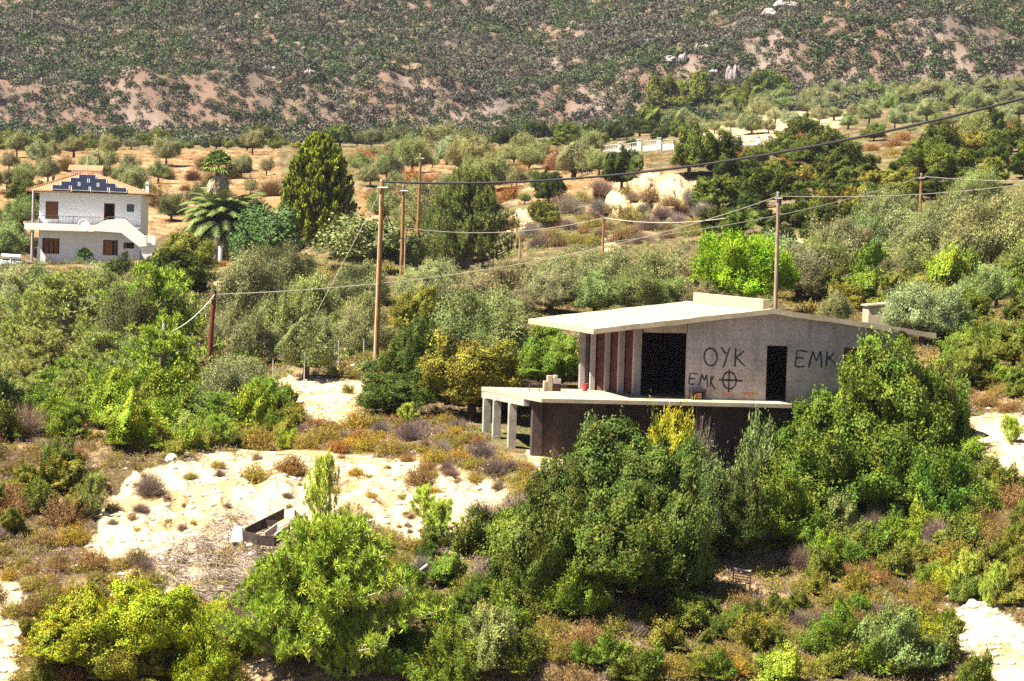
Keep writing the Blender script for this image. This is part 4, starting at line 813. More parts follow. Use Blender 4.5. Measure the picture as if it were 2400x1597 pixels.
# ---- the plants one can tell apart, as surveyed
NAMED = [
 ('oak',1420,985,1270,330,'deep','big dark evergreen oak in front of the lower terrace wall'),
 ('oak',1300,1065,1280,240,'deep','dark evergreen oak at the pale slope end of the big oak'),
 ('oak',1535,1020,1290,250,'deep','dark evergreen oak between the big oak and the leaning olive'),
 ('oak',1400,1150,1395,330,'deep','low spreading evergreen at the foot of the big oak'),
 ('shrub',1240,1190,1385,250,'deep','low dark bush between the big oak and the pale bank'),
 ('shrub',1540,1160,1365,230,'deep','low dark bush beside the shaded hollow'),
 ('shrub',1960,900,1060,270,'thick','thick evergreen under the graffiti wall end'),
 ('shrub',2130,870,1050,230,'thick','thick evergreen at the outer corner of the villa'),
 ('shrub',1810,985,1120,250,'thick','thick evergreen just under the terrace slab end'),
 ('shrub',1900,1020,1170,280,'thick','wide thicket bush downhill of the terrace end'),
 ('shrub',2070,1000,1160,280,'thick','wide thicket bush downhill of the outer corner'),
 ('shrub',1800,1110,1250,220,'thick','thicket bush on the bright side of the shaded hollow'),
 ('shrub',2180,1040,1190,190,'thick','thicket bush beside the upper pale path'),
 ('oak',180,1395,1560,260,'yel','broad yellow-green mastic mass low on the slope'),
 ('oak',350,1375,1550,260,'yel','broad yellow-green mastic mass under the twig heap'),
 ('shrub',1530,955,1150,150,'yel','yellow-green leafy bush rising against the dark lower wall of the villa'),
 ('olive',1610,1060,1290,200,'olive_green','wild olive leaning over the shaded hollow right below the terrace'),
 ('oak',1690,1090,1300,150,'oak_dark','dark shrubby oak at the edge of the shaded hollow'),
 ('oak',2045,785,1085,330,'thick','large broad evergreen covering the right corner of the villa'),
 ('oak',1880,905,1070,250,'green','dense bright evergreen in front of the terrace end'),
 ('oak',2160,870,1080,130,'oak_mid','evergreen bush shading the pale path on its far side'),
 ('shrub',1365,975,1100,90,'olive_green','small bush in front of the streaked lower wall'),
 ('dry',1600,960,1120,110,'mauve','leafless twiggy shrub in the shade under the terrace'),
 ('shrub',1740,985,1140,110,'olive_green','thin grey-green shrub under the dark terrace edge'),
 ('round',1715,545,735,235,'round','bright yellow-green round pine behind the villa roof'),
 ('cyp',727,318,562,190,'cyp','tall golden-green cypress with dark shaded side'),
 ('fig',615,478,620,160,'fig','dark glossy fig tree between the palms and the cypress'),
 ('fig',835,505,628,200,'fig_l','broad fig tree at the foot of the cypress'),
 ('fig',940,545,632,90,'fig_l','smaller fig bush behind the tallest pole'),
 ('olive',645,565,675,165,'olive_dark','dark rounded olive beside the pale path end'),
 ('pine',1075,402,622,190,'pine_dull','tall conical young pine beside the cluster of poles'),
 ('pine',1000,480,610,90,'pine_dull','smaller young pine at the side of the conical one'),
 ('oak',1262,392,470,85,'oak_dark','dark round evergreen standing alone below the garden wall'),
 ('oak',1250,462,525,75,'oak_mid','green bush under the lone dark evergreen'),
 ('oak',1430,345,435,100,'oak_dark','dark evergreen in front of the white garden wall'),
 ('oak',1585,295,405,120,'oak_mid','rounded evergreen above the sandy cliff'),
 ('oak',1665,310,410,110,'oak','evergreen beside the rounded one above the cliff'),
 ('oak',1895,297,400,180,'oak','wide dark evergreen under the thick cable'),
 ('oak',2010,288,325,60,'oak_mid','small evergreen among the terrace olives'),
 ('oak',2275,245,340,80,'oak_dark','dark brownish tree standing above the slope, beside the silvery one'),
 ('olive',2235,262,345,75,'olive_green','silvery-green tree leaning on the dark brownish tree'),
 ('oak',2140,322,410,140,'oak_mid','evergreen hump on the reddish heath slope'),
 ('olive',2120,655,790,190,'olive_pale','silvery olive in front of the small concrete hut'),
 ('olive',1920,672,755,90,'olive','small olive behind the sloping end of the villa roof'),
 ('olive',535,830,960,180,'olive_pale','pale silvery bush at the foot of the dark pole'),
 ('olive',365,775,900,190,'olive','olive-coloured tree behind the steel post'),
 ('olive',300,660,850,190,'olive_dark','dark grey olive behind the pine thicket'),
 ('oak',380,585,690,220,'oak_dark','dark evergreen mass in front of the palms'),
 ('oak',425,540,640,150,'oak_yel','brownish evergreen between the white house and the date palm'),
 ('oak',280,590,680,110,'oak_dark','dark bush below the white house'),
 ('olive',700,735,872,130,'olive','olive with a thin leaning trunk by the track fence'),
 ('olive',580,730,850,130,'olive','olive behind the fence beside the dark pole'),
 ('olive',1105,670,860,250,'olive_green','large rounded grey-green olive in front of the villa grove'),
 ('oak',1080,790,960,260,'oak_yel','broad speckled evergreen beside the terrace corner'),
 ('oak',960,740,900,170,'oak','dark evergreen uphill of the sandy track'),
 ('oak',915,860,955,190,'oak','low dark green bush at the end of the sandy track'),
 ('oak',1270,760,905,180,'green','vivid green bush behind the colonnade'),
 ('oak',960,665,790,150,'oak_yel','brownish-green tree beside the tallest pole foot'),
 ('sap',935,935,975,44,'lime','little lime-green sapling below the dark low bush'),
 ('pine',755,1225,1545,380,'pine','large bright young pine on the bare slope'),
 ('pine',645,1320,1545,250,'pine','lower spreading half of the pine cluster on the slope'),
 ('pine',800,1430,1568,110,'pine','small bright pine at the shaded foot of the large pine'),
 ('sap',742,1065,1205,66,'lime','thin young pine with bare lower stem above the junk'),
 ('sap',1012,1170,1252,78,'lime','lime-green round pine sapling on the pale slope'),
 ('sap',975,1130,1195,55,'lime','lime-green sapling just uphill of the round one'),
 ('sap',212,1110,1195,60,'pine_pale','pale green sapling on the bare slope near the thicket'),
 ('sap',2220,1285,1375,70,'lime','lime-green sapling above the lower pale path'),
 ('sap',2290,1310,1400,60,'lime','second lime-green sapling, closest to the lower pale path'),
 ('sap',2325,970,1025,50,'lime','lime-green tuft on the upper pale path'),
 ('sap',285,885,960,70,'pine_pale','pale young pine tuft at the edge of the thicket'),
 ('shrub',1915,1395,1520,150,'green','dense dark green bush beside the grey-green one on the low slope'),
 ('shrub',2060,1400,1540,190,'olive_green','round grey-green bush in the low scrub'),
 ('shrub',2240,1520,1600,100,'oak_mid','dark bush beside the lower pale path'),
 ('shrub',1790,1510,1600,120,'bright','bright bush at the bottom edge of the scrub'),
 ('heath',968,1072,1125,90,'brown','brown rounded bush alone on the pale slope'),
 ('heath',588,1055,1115,95,'olbr','brown bush at the top of the pale slope'),
 ('heath',672,1035,1095,85,'rust','russet bush beside the brown one at the slope top'),
 ('dry',1110,1145,1235,100,'mauve','grey leafless bush where the pale slope meets the green'),
 ('heath',1200,1090,1170,100,'ochre','ochre bush at the foot of the big evergreen oak'),
 ('dry',345,1085,1150,90,'mauve','mauve leafless bush on the pale slope'),
 ('shrub',1110,1430,1568,170,'olive_green','grey-green upright bush in the lower scrub'),
 ('shrub',1030,1450,1580,180,'green','leafy green bush in the lower scrub beside the pine shadow'),
 ('shrub',330,1345,1480,200,'yel','yellow-green mastic bush nearest the twig heap'),
 ('shrub',190,1365,1500,180,'yel','yellow-green mastic bush in the lower scrub, away from the heap'),
 ('shrub',450,1400,1530,170,'yel','yellow-green mastic bush beside the large pine'),
 ('shrub',300,1450,1590,220,'oak_yel','dull green mastic bush at the bottom of the slope'),
 ('shrub',470,1480,1600,150,'yel','small yellow-green mastic bush at the bottom of the slope'),
 ('shrub',1340,1270,1420,190,'green','glossy green bush below the big evergreen oak'),
 ('shrub',1150,1190,1290,130,'green','dark green bush bordering the pale slope'),
 ('shrub',1190,1290,1400,160,'oak_mid','wide bush under the big evergreen oak'),
 ('heath',800,872,905,40,'olbr','tiny round bush on the sandy track'),
]
for q in NAMED:
    sp, x, t_, b_, w, c, l = q
    put(sp, x, t_, b_, w, c, l)
n_named = len(plants)

# ---- fillers by zone: (outline, count, [(species, colour, weight)], width range, height/width, zone phrase)
BAREP = BARE[:9] + BARE[10:11] + [TAN[2]]
ZONES = [
 ([(1880,600),(2000,570),(2130,540),(2356,490),(2440,480),(2440,670),(2200,660),(1850,660)], 60, [('olive','olive',4),('olive','olive_pale',3),('olive','olive_grey',2),('olive','olive_green',2)], (130,200), .78, 'on the far side slope above the villa roof'),
 ([(930,680),(1250,655),(1480,630),(1640,650),(1880,640),(1860,700),(1640,715),(1240,740),(940,730)], 96, [('olive','olive',3),('olive','olive_pale',2),('olive','olive_grey',3),('olive','olive_green',1)], (115,180), .72, 'in the grove behind the villa'),
 ([(500,780),(620,745),(850,690),(850,830),(510,850)], 30, [('olive','olive',3),('olive','olive_grey',2),('olive','olive_green',2)], (110,160), .9, 'in the grove behind the dark pole'),
 ([(-60,770),(320,760),(400,820),(420,920),(-60,985)], 24, [('open','pine_pale',3),('open','pine',3),('olive','olive_green',1)], (150,230), .80, 'in the loose pine thicket'),
 ([(-60,690),(240,690),(400,730),(450,760),(430,800),(-60,790)], 20, [('olive','olive',3),('olive','olive_pale',2),('olive','olive_green',2)], (100,150), .8, 'below the white house'),
 ([(-60,890),(250,900),(600,900),(690,1000),(560,1030),(330,1040),(-60,980)], 30, [('shrub','bright',3),('shrub','green',2),('shrub','olive_green',1),('open','pine',2)], (80,150), .75, 'under the pine thicket'),
 ([(-60,980),(190,990),(220,1120),(200,1250),(-60,1260)], 22, [('oak','oak_yel',2),('shrub','oak_mid',2),('heath','brown',2),('dry','mauve',1)], (80,140), .7, 'in the scrub at the bank above the junk'),
 ([(320,960),(700,960),(700,1040),(600,1050),(320,1060)], 24, [('shrub','oak_yel',3),('shrub','bright',2),('heath','olbr',2),('heath','rust',1)], (60,110), .7, 'at the top edge of the pale slope'),
 ([(690,980),(1090,960),(1260,1020),(1280,1060),(1040,1080),(900,1060),(700,1035)], 46, [('heath','olbr',4),('heath','ochre',3),('dry','mauve',3),('heath','rust',2),('dry','grey',1)], (55,100), .6, 'on the heath in front of the terrace columns'),
 ([(900,1060),(1260,1080),(1210,1160),(1080,1130),(940,1100)], 22, [('heath','olbr',2),('dry','mauve',2),('heath','brown',2)], (40,85), .55, 'scattered on the pale slope'),
 ([(1740,1010),(2180,980),(2260,1150),(2210,1290),(1880,1320),(1780,1200)], 62, [('shrub','bright',4),('shrub','green',3),('shrub','oak_mid',3),('dry','mauve',1),('shrub','olive_green',2)], (80,150), .65, 'in the green scrub below the terrace end'),
 ([(1860,650),(2420,640),(2420,930),(2210,900),(2160,790),(2010,740),(1880,720)], 70, [('oak','oak_mid',3),('shrub','bright',3),('oak','oak_yel',2),('shrub','green',3),('olive','olive_green',2),('heath','olbr',1)], (90,150), .7, 'in the thick scrub beyond the villa'),
 ([(1830,1290),(2200,1280),(2250,1400),(2150,1560),(1480,1590),(1440,1450),(1560,1410),(1800,1390)], 90, [('shrub','oak_yel',3),('shrub','oak_mid',4),('shrub','green',2),('heath','olbr',3),('heath','brown',2),('dry','mauve',2),('heath','ochre',1),('shrub','yel',1)], (65,125), .65, 'in the mixed scrub of the low slope'),
 ([(890,1420),(1440,1420),(1480,1590),(890,1600)], 40, [('shrub','green',2),('shrub','oak_mid',3),('heath','olbr',3),('shrub','green',2),('heath','brown',2),('heath','ochre',1)], (70,130), .65, 'in the scrub below the pine shadow'),
 ([(880,1240),(1040,1260),(1100,1180),(1300,1200),(1500,1390),(1080,1430),(900,1400)], 50, [('shrub','deep',3),('shrub','green',3),('shrub','oak_mid',3),('heath','olbr',3),('heath','brown',2),('dry','grey',1)], (65,125), .65, 'between the pale slope and the big oak'),
 ([(-40,1240),(200,1260),(350,1300),(380,1370),(120,1420),(-40,1420)], 34, [('heath','olbr',4),('heath','ochre',2),('dry','mauve',3),('heath','brown',2)], (55,100), .6, 'in the brown heath above the mastic bushes'),
 ([(20,1400),(560,1420),(560,1600),(20,1600)], 34, [('shrub','yel',2),('shrub','oak_yel',2),('heath','olbr',3),('dry','mauve',2),('heath','brown',2)], (65,120), .65, 'among the mastic bushes'),
 ([(2230,1110),(2420,1130),(2420,1400),(2270,1390),(2200,1300)], 34, [('shrub','oak_mid',3),('heath','brown',2),('dry','mauve',1),('shrub','oak_yel',2),('heath','ochre',1)], (65,115), .65, 'between the upper and lower pale paths'),
 ([(2200,890),(2420,880),(2420,960),(2260,950)], 10, [('heath','olbr',2),('heath','brown',2),('shrub','oak_mid',1)], (55,90), .55, 'above the upper pale path'),
 ([(1650,440),(1720,390),(1850,330),(2030,400),(2240,330),(2400,340),(2400,410),(2200,450),(2050,500),(1850,560),(1700,590),(1640,540)], 140, [('oak','oak_dark',3),('oak','oak',3),('oak','oak_mid',3),('oak','oak_yel',1)], (75,135), .6, 'on the dark wooded slope below the cable'),
 ([(1680,345),(1800,325),(2060,320),(2400,300),(2400,350),(2050,380),(1720,420)], 40, [('heath','rust',3),('heath','olbr',3),('heath','ochre',1),('shrub','oak_mid',1)], (35,60), .6, 'on the reddish heath at the slope top'),
 ([(1150,540),(1300,460),(1400,440),(1640,480),(1640,540),(1500,560),(1250,580)], 60, [('heath','brown',3),('dry','mauve',3),('heath','olbr',2),('heath','redb',1),('dry','grey',2)], (45,95), .6, 'on the heath around the sandy cliff'),
 ([(-100,365),(640,350),(650,450),(380,470),(60,440),(-100,470)], 34, [('olive','olive',4),('olive','olive_grey',1),('dry','brown',1)], (44,66), .95, 'on the tan field behind the white house'),
 ([(-200,330),(640,328),(1380,322),(1400,340),(640,346),(-200,350)], 80, [('oak','oak_dark',3),('oak','oak_mid',3),('olive','olive_dark',1),('oak','oak_yel',1)], (40,72), .62, 'in the dark belt at the mountain foot'),
 ([(810,355),(1370,350),(1390,400),(1330,440),(1180,480),(900,560),(840,440)], 66, [('olive','olive',4),('olive','olive_pale',1),('olive','olive_green',1),('heath','redb',2),('heath','rust',1)], (55,95), .75, 'on the tan field beyond the poles'),
 ([(1560,280),(1760,240),(2000,222),(2420,212),(2420,300),(2220,320),(1900,300),(1620,320)], 84, [('olive','olive',4),('olive','olive_pale',3),('olive','olive_green',1)], (40,66), .72, 'in the terraced grove at the mountain foot'),
 ([(1300,330),(1440,290),(1580,275),(1600,320),(1480,335),(1330,345)], 22, [('oak','oak_dark',2),('olive','olive_green',2),('oak','oak_mid',1)], (45,70), .65, 'around the white garden wall'),
 ([(1480,270),(1560,250),(1780,230),(1780,250),(1620,285),(1490,300)], 13, [('oak','oak_mid',3),('oak','oak',1)], (80,115), .85, 'in the pine wood at the mountain foot'),
 ([(340,470),(480,400),(620,420),(640,480),(400,520)], 16, [('dry','brown',2),('olive','olive_dark',2),('dry','redb',1),('heath','brown',1)], (50,85), .75, 'on the bank behind the palms'),
 ([(440,615),(570,608),(580,622),(450,630)], 7, [('heath','rust',3),('heath','olbr',1)], (40,70), .4, 'at the end of the pale path'),
 ([(700,625),(900,615),(950,640),(720,650)], 14, [('heath','rust',3),('heath','olbr',1)], (40,70), .4, 'at the foot of the fig trees'),
 ([(0,480),(70,470),(70,600),(0,620)], 7, [('olive','olive_dark',2),('oak','oak',1),('olive','olive_green',1)], (70,110), .8, 'beside the white house'),
 ([(100,592),(340,585),(350,600),(120,606)], 12, [('shrub','bright',2),('shrub','green',1),('shrub','yel',1)], (36,60), .7, 'planted along the house wall'),
 ([(210,1240),(330,1080),(560,1045),(760,1045),(1040,1060),(1060,1260),(930,1240),(800,1160),(640,1200),(420,1240)], 46, [('heath','olbr',3),('heath','brown',2),('dry','mauve',2),('heath','ochre',1)], (20,52), .55, 'dotted over the bare pale bank'),
 ([(60,930),(640,900),(700,960),(600,1020),(300,1030),(60,990)], 16, [('shrub','green',2),('shrub','bright',1)], (90,140), .6, 'along the thicket edge'),
 ([(750,830),(860,800),(900,860),(840,880),(770,870)], 12, [('heath','olbr',2),('shrub','olive_green',2),('heath','ochre',1)], (45,80), .6, 'around the foot of the tallest pole'),
]
AVOID = [(1225,700,1850,1030), (430, 325, 575, 600)]
for poly, n, mixn, (w0_, w1_), asp, phrase in ZONES:
    xs_ = [p_[0] for p_ in poly]; ys_ = [p_[1] for p_ in poly]; got = []; tries = 0
    while len(got) < n and tries < n * 60:
        tries += 1; x = rg.uniform(min(xs_), max(xs_)); y = rg.uniform(min(ys_), max(ys_))
        if not inpoly(x, y, poly): continue
        w = rg.uniform(w0_, w1_) * rg.choice([.62, .85, 1, 1, 1.12])
        if 'bare pale bank' not in phrase and any(inpoly(x, y, b_) for b_ in BAREP) and rg.random() < .93: continue
        if any(math.hypot(x - a_, (y - c_) * 1.9) < (w + d_) * .30 for a_, c_, d_ in got): continue
        P_ = hit(x * VS, y * VS); q_ = np.array([P_.x, P_.y]) - U0; uu, vv = float(q_ @ BU), float(q_ @ BV); rw = w * P_.y / FOC / 2
        if -1.2 - rw < uu < 16 + rw and -.4 - rw < vv < 17 + rw and not (vv < -.2 - rw * .6): continue
        if -46.5 < P_.x < -31 and 259 - rw < P_.y < 280: continue
        got.append((x, y, w))
        tot = sum(m_[2] for m_ in mixn); r_ = rg.uniform(0, tot)
        for sp, c, wt in mixn:
            r_ -= wt
            if r_ <= 0: break
        h = w * asp * rg.uniform(.8, 1.2) * (1.0 if sp not in ('heath', 'dry') else .85)
        put(sp, x, y - h, y, w, c, None, phrase)
# palms
def frond_mesh(name, seed, n=58, L_=1.0, droop=.75, up0=1.25):
    g = random.Random(seed); V = []; F_ = []; tint = []
    for i in range(n):
        a = i * 2.39996; el = up0 - 1.75 * (i / n) + g.uniform(-.1, .1); ln_ = L_ * g.uniform(.85, 1.05); c = Vector((math.cos(a), math.sin(a), 0)); side = Vector((-math.sin(a), math.cos(a), 0))
        p = Vector((0, 0, 0)); e = el; pts = [p.copy()]; ang = [e]
        for k in range(12): p = p + (c * math.cos(e) + Vector((0, 0, math.sin(e)))) * ln_ / 12; e -= droop * (.05 + .022 * k); pts.append(p.copy()); ang.append(e)
        for k in range(1, 13):
            for sub in (0, .5):
                P_ = pts[k - 1].lerp(pts[k], sub); t = (pts[k] - pts[k - 1]).normalized(); ll = .22 * L_ * math.sin(math.pi * min(1, (k + sub) / 13.5) ** .7) + .04
                for s in (-1, 1):
                    tip = P_ + (side * s * .8 + t * .75 - Vector((0, 0, .28))).normalized() * ll; b = len(V); V += [tuple(P_ - t * .02), tuple(P_ + t * .02), tuple(tip + t * .006), tuple(tip - t * .006)]; F_.append([b, b + 1, b + 2, b + 3]); tint.append(g.uniform(.25, .8) + (.15 if s > 0 else 0))
            b = len(V); w_ = side * .012; V += [tuple(pts[k - 1] - w_), tuple(pts[k - 1] + w_), tuple(pts[k] + w_ * .8), tuple(pts[k] - w_ * .8)]; F_.append([b, b + 1, b + 2, b + 3]); tint.append(.7)
    return np_mesh(name, np.array(V), np.array(F_), [M['leaf']], {'tint': np.clip(tint, 0, 1), 'hue': np.full(len(F_), .5)})
def fan_mesh(name, seed, n=34, el0=1.3, el1=-.4, L_=1.0):
    g = random.Random(seed); V = []; F_ = []; tint = []
    for i in range(n):
        a = i * 2.39996; el = el0 + (el1 - el0) * i / n + g.uniform(-.12, .12); c = Vector((math.cos(a) * math.cos(el), math.sin(a) * math.cos(el), math.sin(el))); side = Vector((-math.sin(a), math.cos(a), 0)); nrm = c.cross(side)
        st_ = c * .45 * L_; b = len(V); V += [tuple(side * -.015), tuple(side * .015), tuple(st_ + side * .012), tuple(st_ - side * .012)]; F_.append([b, b + 1, b + 2, b + 3]); tint.append(.5)
        for k in range(13):
            w_ = (k - 6) / 6 * 1.35; dr = c * math.cos(w_) + side * math.sin(w_); ll = L_ * .55 * (1 - .25 * abs(w_) / 1.35) * g.uniform(.85, 1.1); tip = st_ + dr * ll - Vector((0, 0, .16 * L_ * g.uniform(.4, 1.4))); pw = dr.cross(nrm).normalized() * .035 * L_; md = st_ + dr * ll * .6
            b = len(V); V += [tuple(st_), tuple(md + pw), tuple(tip), tuple(md - pw)]; F_.append([b, b + 1, b + 2, b + 3]); tint.append(g.uniform(.2, .9))
    return np_mesh(name, np.array(V), np.array(F_), [M['leaf']], {'tint': np.clip(tint, 0, 1), 'hue': np.full(len(F_), .5)})
def palm_trunk(root, h, r_, m_, base_swell=1.3):
    mb = MB(); k = 14; mb.tube([(0, 0, -.3 + (h + .3) * i / k) for i in range(k + 1)], [r_ * (base_swell if i == 0 else (1.07 if i % 2 else .95)) for i in range(k + 1)], 10); return mb.build('trunk', M[m_], root)
def palm(kind, x, ytop, yc, ybase, wpx, col, label, name):
    D = 255.; s = D / FOC * VS; b_ = at(x * VS, ybase * VS, D); root = empty(name, b_); tag(root, label, 'palm tree')
    h = (ybase - yc) * s; L_ = wpx / 2 * s
    if kind == 'date':
        palm_trunk(root, h, .42, 'bark'); o = link(bpy.data.objects.new('crown', frond_mesh('date_fronds', 3, 120, 1.0))); o.parent = root; o.location = (0, 0, h); o.scale = (L_ * 1.08, L_ * 1.08, L_ * 1.08); o.color = (*COL[col], 1)
        mb = MB(); mb.lathe([(.3, -.8), (.75, -.3), (.8, .1), (.3, .5)], (0, 0, h), 12); mb.build('leaf_bases', M['bark'], root)
    else:
        palm_trunk(root, h, .24, 'bark'); o = link(bpy.data.objects.new('crown', fan_mesh('fan_leaves', 5, 46, 1.4, -.35))); o.parent = root; o.location = (0, 0, h); o.scale = (L_ * 1.15,) * 3; o.color = (*COL[col], 1)
        o = link(bpy.data.objects.new('dead_leaves', fan_mesh('dead_fan_leaves', 6, 40, -.5, -1.5))); o.parent = root; o.location = (0, 0, h - .2); o.scale = (L_ * .95, L_ * .95, L_ * 1.7); o.color = (.42, .34, .22, 1)
        o['label'] = 'skirt of dead straw-coloured leaves'
COL['date'] = (.13, .17, .05); COL['fan'] = (.15, .21, .05)
palm('date', 515, 440, 515, 606, 235, 'date', 'date palm with a wide arching grey-green crown', 'date_palm')
palm('fan', 497, 335, 385, 600, 88, 'fan', 'tall fan palm with a skirt of dead leaves above the date palm', 'fan_palm')
mb = MB(); D = 252.; a_ = at(498 * VS, 606 * VS, D); mb.tube([(0, 0, -.5), (.02, 0, 2.7)], [.30, .26], 10); rt = empty('palm_stump', a_); mb.build('trunk', M['bark_pale'], rt)
mb = MB(); mb.tube([(.35, -.35, -.5), (.37, -.35, 1.5)], [.2, .19], 10); mb.build('painted_trunk', M['white'], rt); tag(rt, 'short bare palm trunks, one painted white, under the date palm', 'palm stump')
for k, (x, y, w, l) in enumerate([(195, 600, 60, 'low fan palm bush against the white house wall')]):
    P_ = hit(x * VS, y * VS); rt = link(bpy.data.objects.new('dwarf_palm', fan_mesh('dwarf_palm', 8, 30, 1.4, .1))); rt.location = at(x * VS, y * VS, 258); rt.scale = (1.3, 1.3, 1.5); rt.color = (.07, .12, .03, 1); tag(rt, l, 'palm bush')

# ------------------------------------------------------------------ ground cover and mountain scrub (uncountable, one object each)
def scatter(name, xs, ys, rs, hs, protos, label, cat, cols=None, seed=0, mm='cover', extra=None):
    g = np.random.default_rng(seed); VV = []; FF = []; TT = []; HH = []; CCc = []; nb = 0
    zs = ground(xs, ys); data = []
    for P_ in protos:
        me_ = P_; v = np.empty(len(me_.vertices) * 3, np.float32); me_.vertices.foreach_get('co', v); f = np.empty(len(me_.loops), np.int32); me_.loops.foreach_get('vertex_index', f)
        t = np.empty(len(me_.polygons), np.float32); me_.attributes['tint'].data.foreach_get('value', t); data.append((v.reshape(-1, 3), f.reshape(-1, 4), t))
    for i in range(len(xs)):
        v, f, t = data[g.integers(len(data))]; a = g.uniform(0, 6.283); c, s = math.cos(a), math.sin(a)
        W_ = np.stack([(v[:, 0] * c - v[:, 1] * s) * rs[i] + xs[i], (v[:, 0] * s + v[:, 1] * c) * rs[i] + ys[i], v[:, 2] * hs[i] + zs[i] - .08 * hs[i]], 1)
        VV.append(W_.astype(np.float32)); FF.append(f + nb); TT.append(t); CCc.append(np.tile(cols[i], (len(v), 1))); nb += len(v)
    me_ = np_mesh(name, np.concatenate(VV), np.concatenate(FF), [M[mm]], {'tint': np.concatenate(TT)}, cattr=np.concatenate([np.concatenate(CCc), np.ones((nb, 1))], 1))
    o = link(bpy.data.objects.new(name, me_)); tag(o, label, cat, kind='stuff'); return o
m = bpy.data.materials.new('cover'); m.use_nodes = True; nt = m.node_tree; N = nt.nodes; L = nt.links; p = N['Principled BSDF']; p.inputs['Roughness'].default_value = .8; p.inputs['Specular IOR Level'].default_value = .1
a = N.new('ShaderNodeAttribute'); a.attribute_name = 'soil'; a2 = N.new('ShaderNodeAttribute'); a2.attribute_name = 'tint'; mr = N.new('ShaderNodeMapRange'); mr.inputs[3].default_value = .5; mr.inputs[4].default_value = 1.5; L.new(a2.outputs['Fac'], mr.inputs[0])
vm = N.new('ShaderNodeVectorMath'); vm.operation = 'SCALE'; L.new(a.outputs['Color'], vm.inputs[0]); L.new(mr.outputs[0], vm.inputs['Scale']); L.new(vm.outputs[0], p.inputs['Base Color']); M['cover'] = m
TUFT = [twig_mesh('tuft', 200 + k, 26, .018, 70, .09, 'dry') for k in range(4)]
FARB = [crown_mesh('far_bush', 210 + k, 8, .55, 5, 3, .17, .12, tuft=.34, flat=.5, inner=.1) for k in range(4)]
FARS = crown_mesh('far_tuft', 220, 4, .6, 4, 2, .22, .16, tuft=.34, flat=.5, inner=.1)
g = np.random.default_rng(9)
n = 30000; yy = 84 + (g.random(n) ** 1.3) * 150; xx = g.uniform(-.2, .2, n) * yy; zz = ground(xx, yy); c3 = CM3.T @ np.stack([xx, yy, zz]); qx = (W0 / 2 + FOC * c3[0] / -c3[2]) / VS; qy = (H0 / 2 - FOC * c3[1] / -c3[2]) / VS
wx_ = qx + (fbm(xx / 2.2, yy / 2.2, 40) - .5) * 68; wy_ = qy + (fbm(xx / 2.2, yy / 2.2, 50) - .5) * 48
ok = np.ones(n, bool)
for b_ in BARE: ok &= ~(inpoly(wx_, wy_, b_) & (g.random(n) < .955))
uu = (xx - U0[0]) * BU[0] + (yy - U0[1]) * BU[1]; vv = (xx - U0[0]) * BV[0] + (yy - U0[1]) * BV[1]; ok &= ~((uu > -1) & (uu < 16) & (vv > -.3) & (vv < 16.5))
xx, yy = xx[ok], yy[ok]; n = len(xx); ci = np.clip((fbm(xx / 4., yy / 4., 90) - .25) * 10 + g.normal(0, .8, n), 0, 4.99).astype(int)
pal = np.array([COL['brown'], COL['olbr'], COL['mauve'], COL['oak_yel'], COL['ochre']]); cl = pal[ci] * g.uniform(.7, 1.2, (n, 1))
scatter('ground_cover', xx, yy, g.uniform(.18, .5, n), g.uniform(.15, .5, n), TUFT, 'low dry heath and grass tufts covering the slope', 'ground cover', cl, 1)
n = 9000; yy = 135 + g.random(n) * 395; xx = g.uniform(-.19, .19, n) * yy; ci = np.clip((fbm(xx / 12., yy / 12., 91) - .25) * 10, 0, 4.99).astype(int)
pal2 = np.array([COL['brown'], COL['olbr'], COL['redb'], COL['rust'], COL['grey']]); cl = pal2[ci]; pal4 = np.array([COL['olive_grey'], COL['olive_dark'], COL['olive_green'], COL['olbr'], COL['oak_mid']]); nr_ = (yy < 268)[:, None]; cl = np.where(nr_, pal4[ci], cl) * g.uniform(.7, 1.25, (n, 1))
uu = (xx - U0[0]) * BU[0] + (yy - U0[1]) * BU[1]; nn_ = yy < 268
scatter('dry_undergrowth', xx, yy, g.uniform(.3, .9, n) * np.where(nn_, 1.2, 1), g.uniform(.15, .55, n) * np.where(nn_, 1.8, 1), TUFT, 'dry brown grass and herbs on the fields behind the houses', 'undergrowth', cl, 2)
# mountain scrub
n = 30000; yy = 655 + g.random(n) * 265; xx = g.uniform(-.2, .2, n) * yy; dn = fbm(xx / 22., yy / 30., 84); rk = fbm(xx / 7., yy / 10., 95)
ok = (g.random(n) < np.clip((dn - .25) * 3.4, .85, 1)) & (fbm(xx / 4., yy / 6., 98) * .6 + rk * .4 > .22 + .05 * (g.random(n) - .5)); xx, yy = xx[ok], yy[ok]; n = len(xx)
t_ = fbm(xx / 16., yy / 20., 96) + g.normal(0, .09, n)
c_a, c_b, c_c = np.array([.135, .13, .095]), np.array([.085, .125, .045]), np.array([.21, .19, .115]); w_ = np.clip((t_ - .5) * 6 + .5, 0, 1)[:, None]
cl = c_a * (1 - w_) + c_b * w_; cl = np.where(g.random((n, 1)) < .18, c_c, cl) * g.uniform(.45, 1.0, (n, 1)); rr_s = (1.0 + 1.3 * g.random(n) ** 2) * (.8 + .5 * fbm(xx / 30., yy / 40., 99))
scatter('mountain_scrub', xx, yy, rr_s, rr_s * g.uniform(.9, 1.4, n), FARB, 'grey-green scrub dotted all over the reddish mountainside', 'scrub', cl, 3)
n = 26000; yy = 655 + g.random(n) * 265; xx = g.uniform(-.2, .2, n) * yy; ok = g.random(n) < np.clip((fbm(xx / 4., yy / 5., 97) - .3) * 4, .1, 1); xx, yy = xx[ok], yy[ok]; n = len(xx)
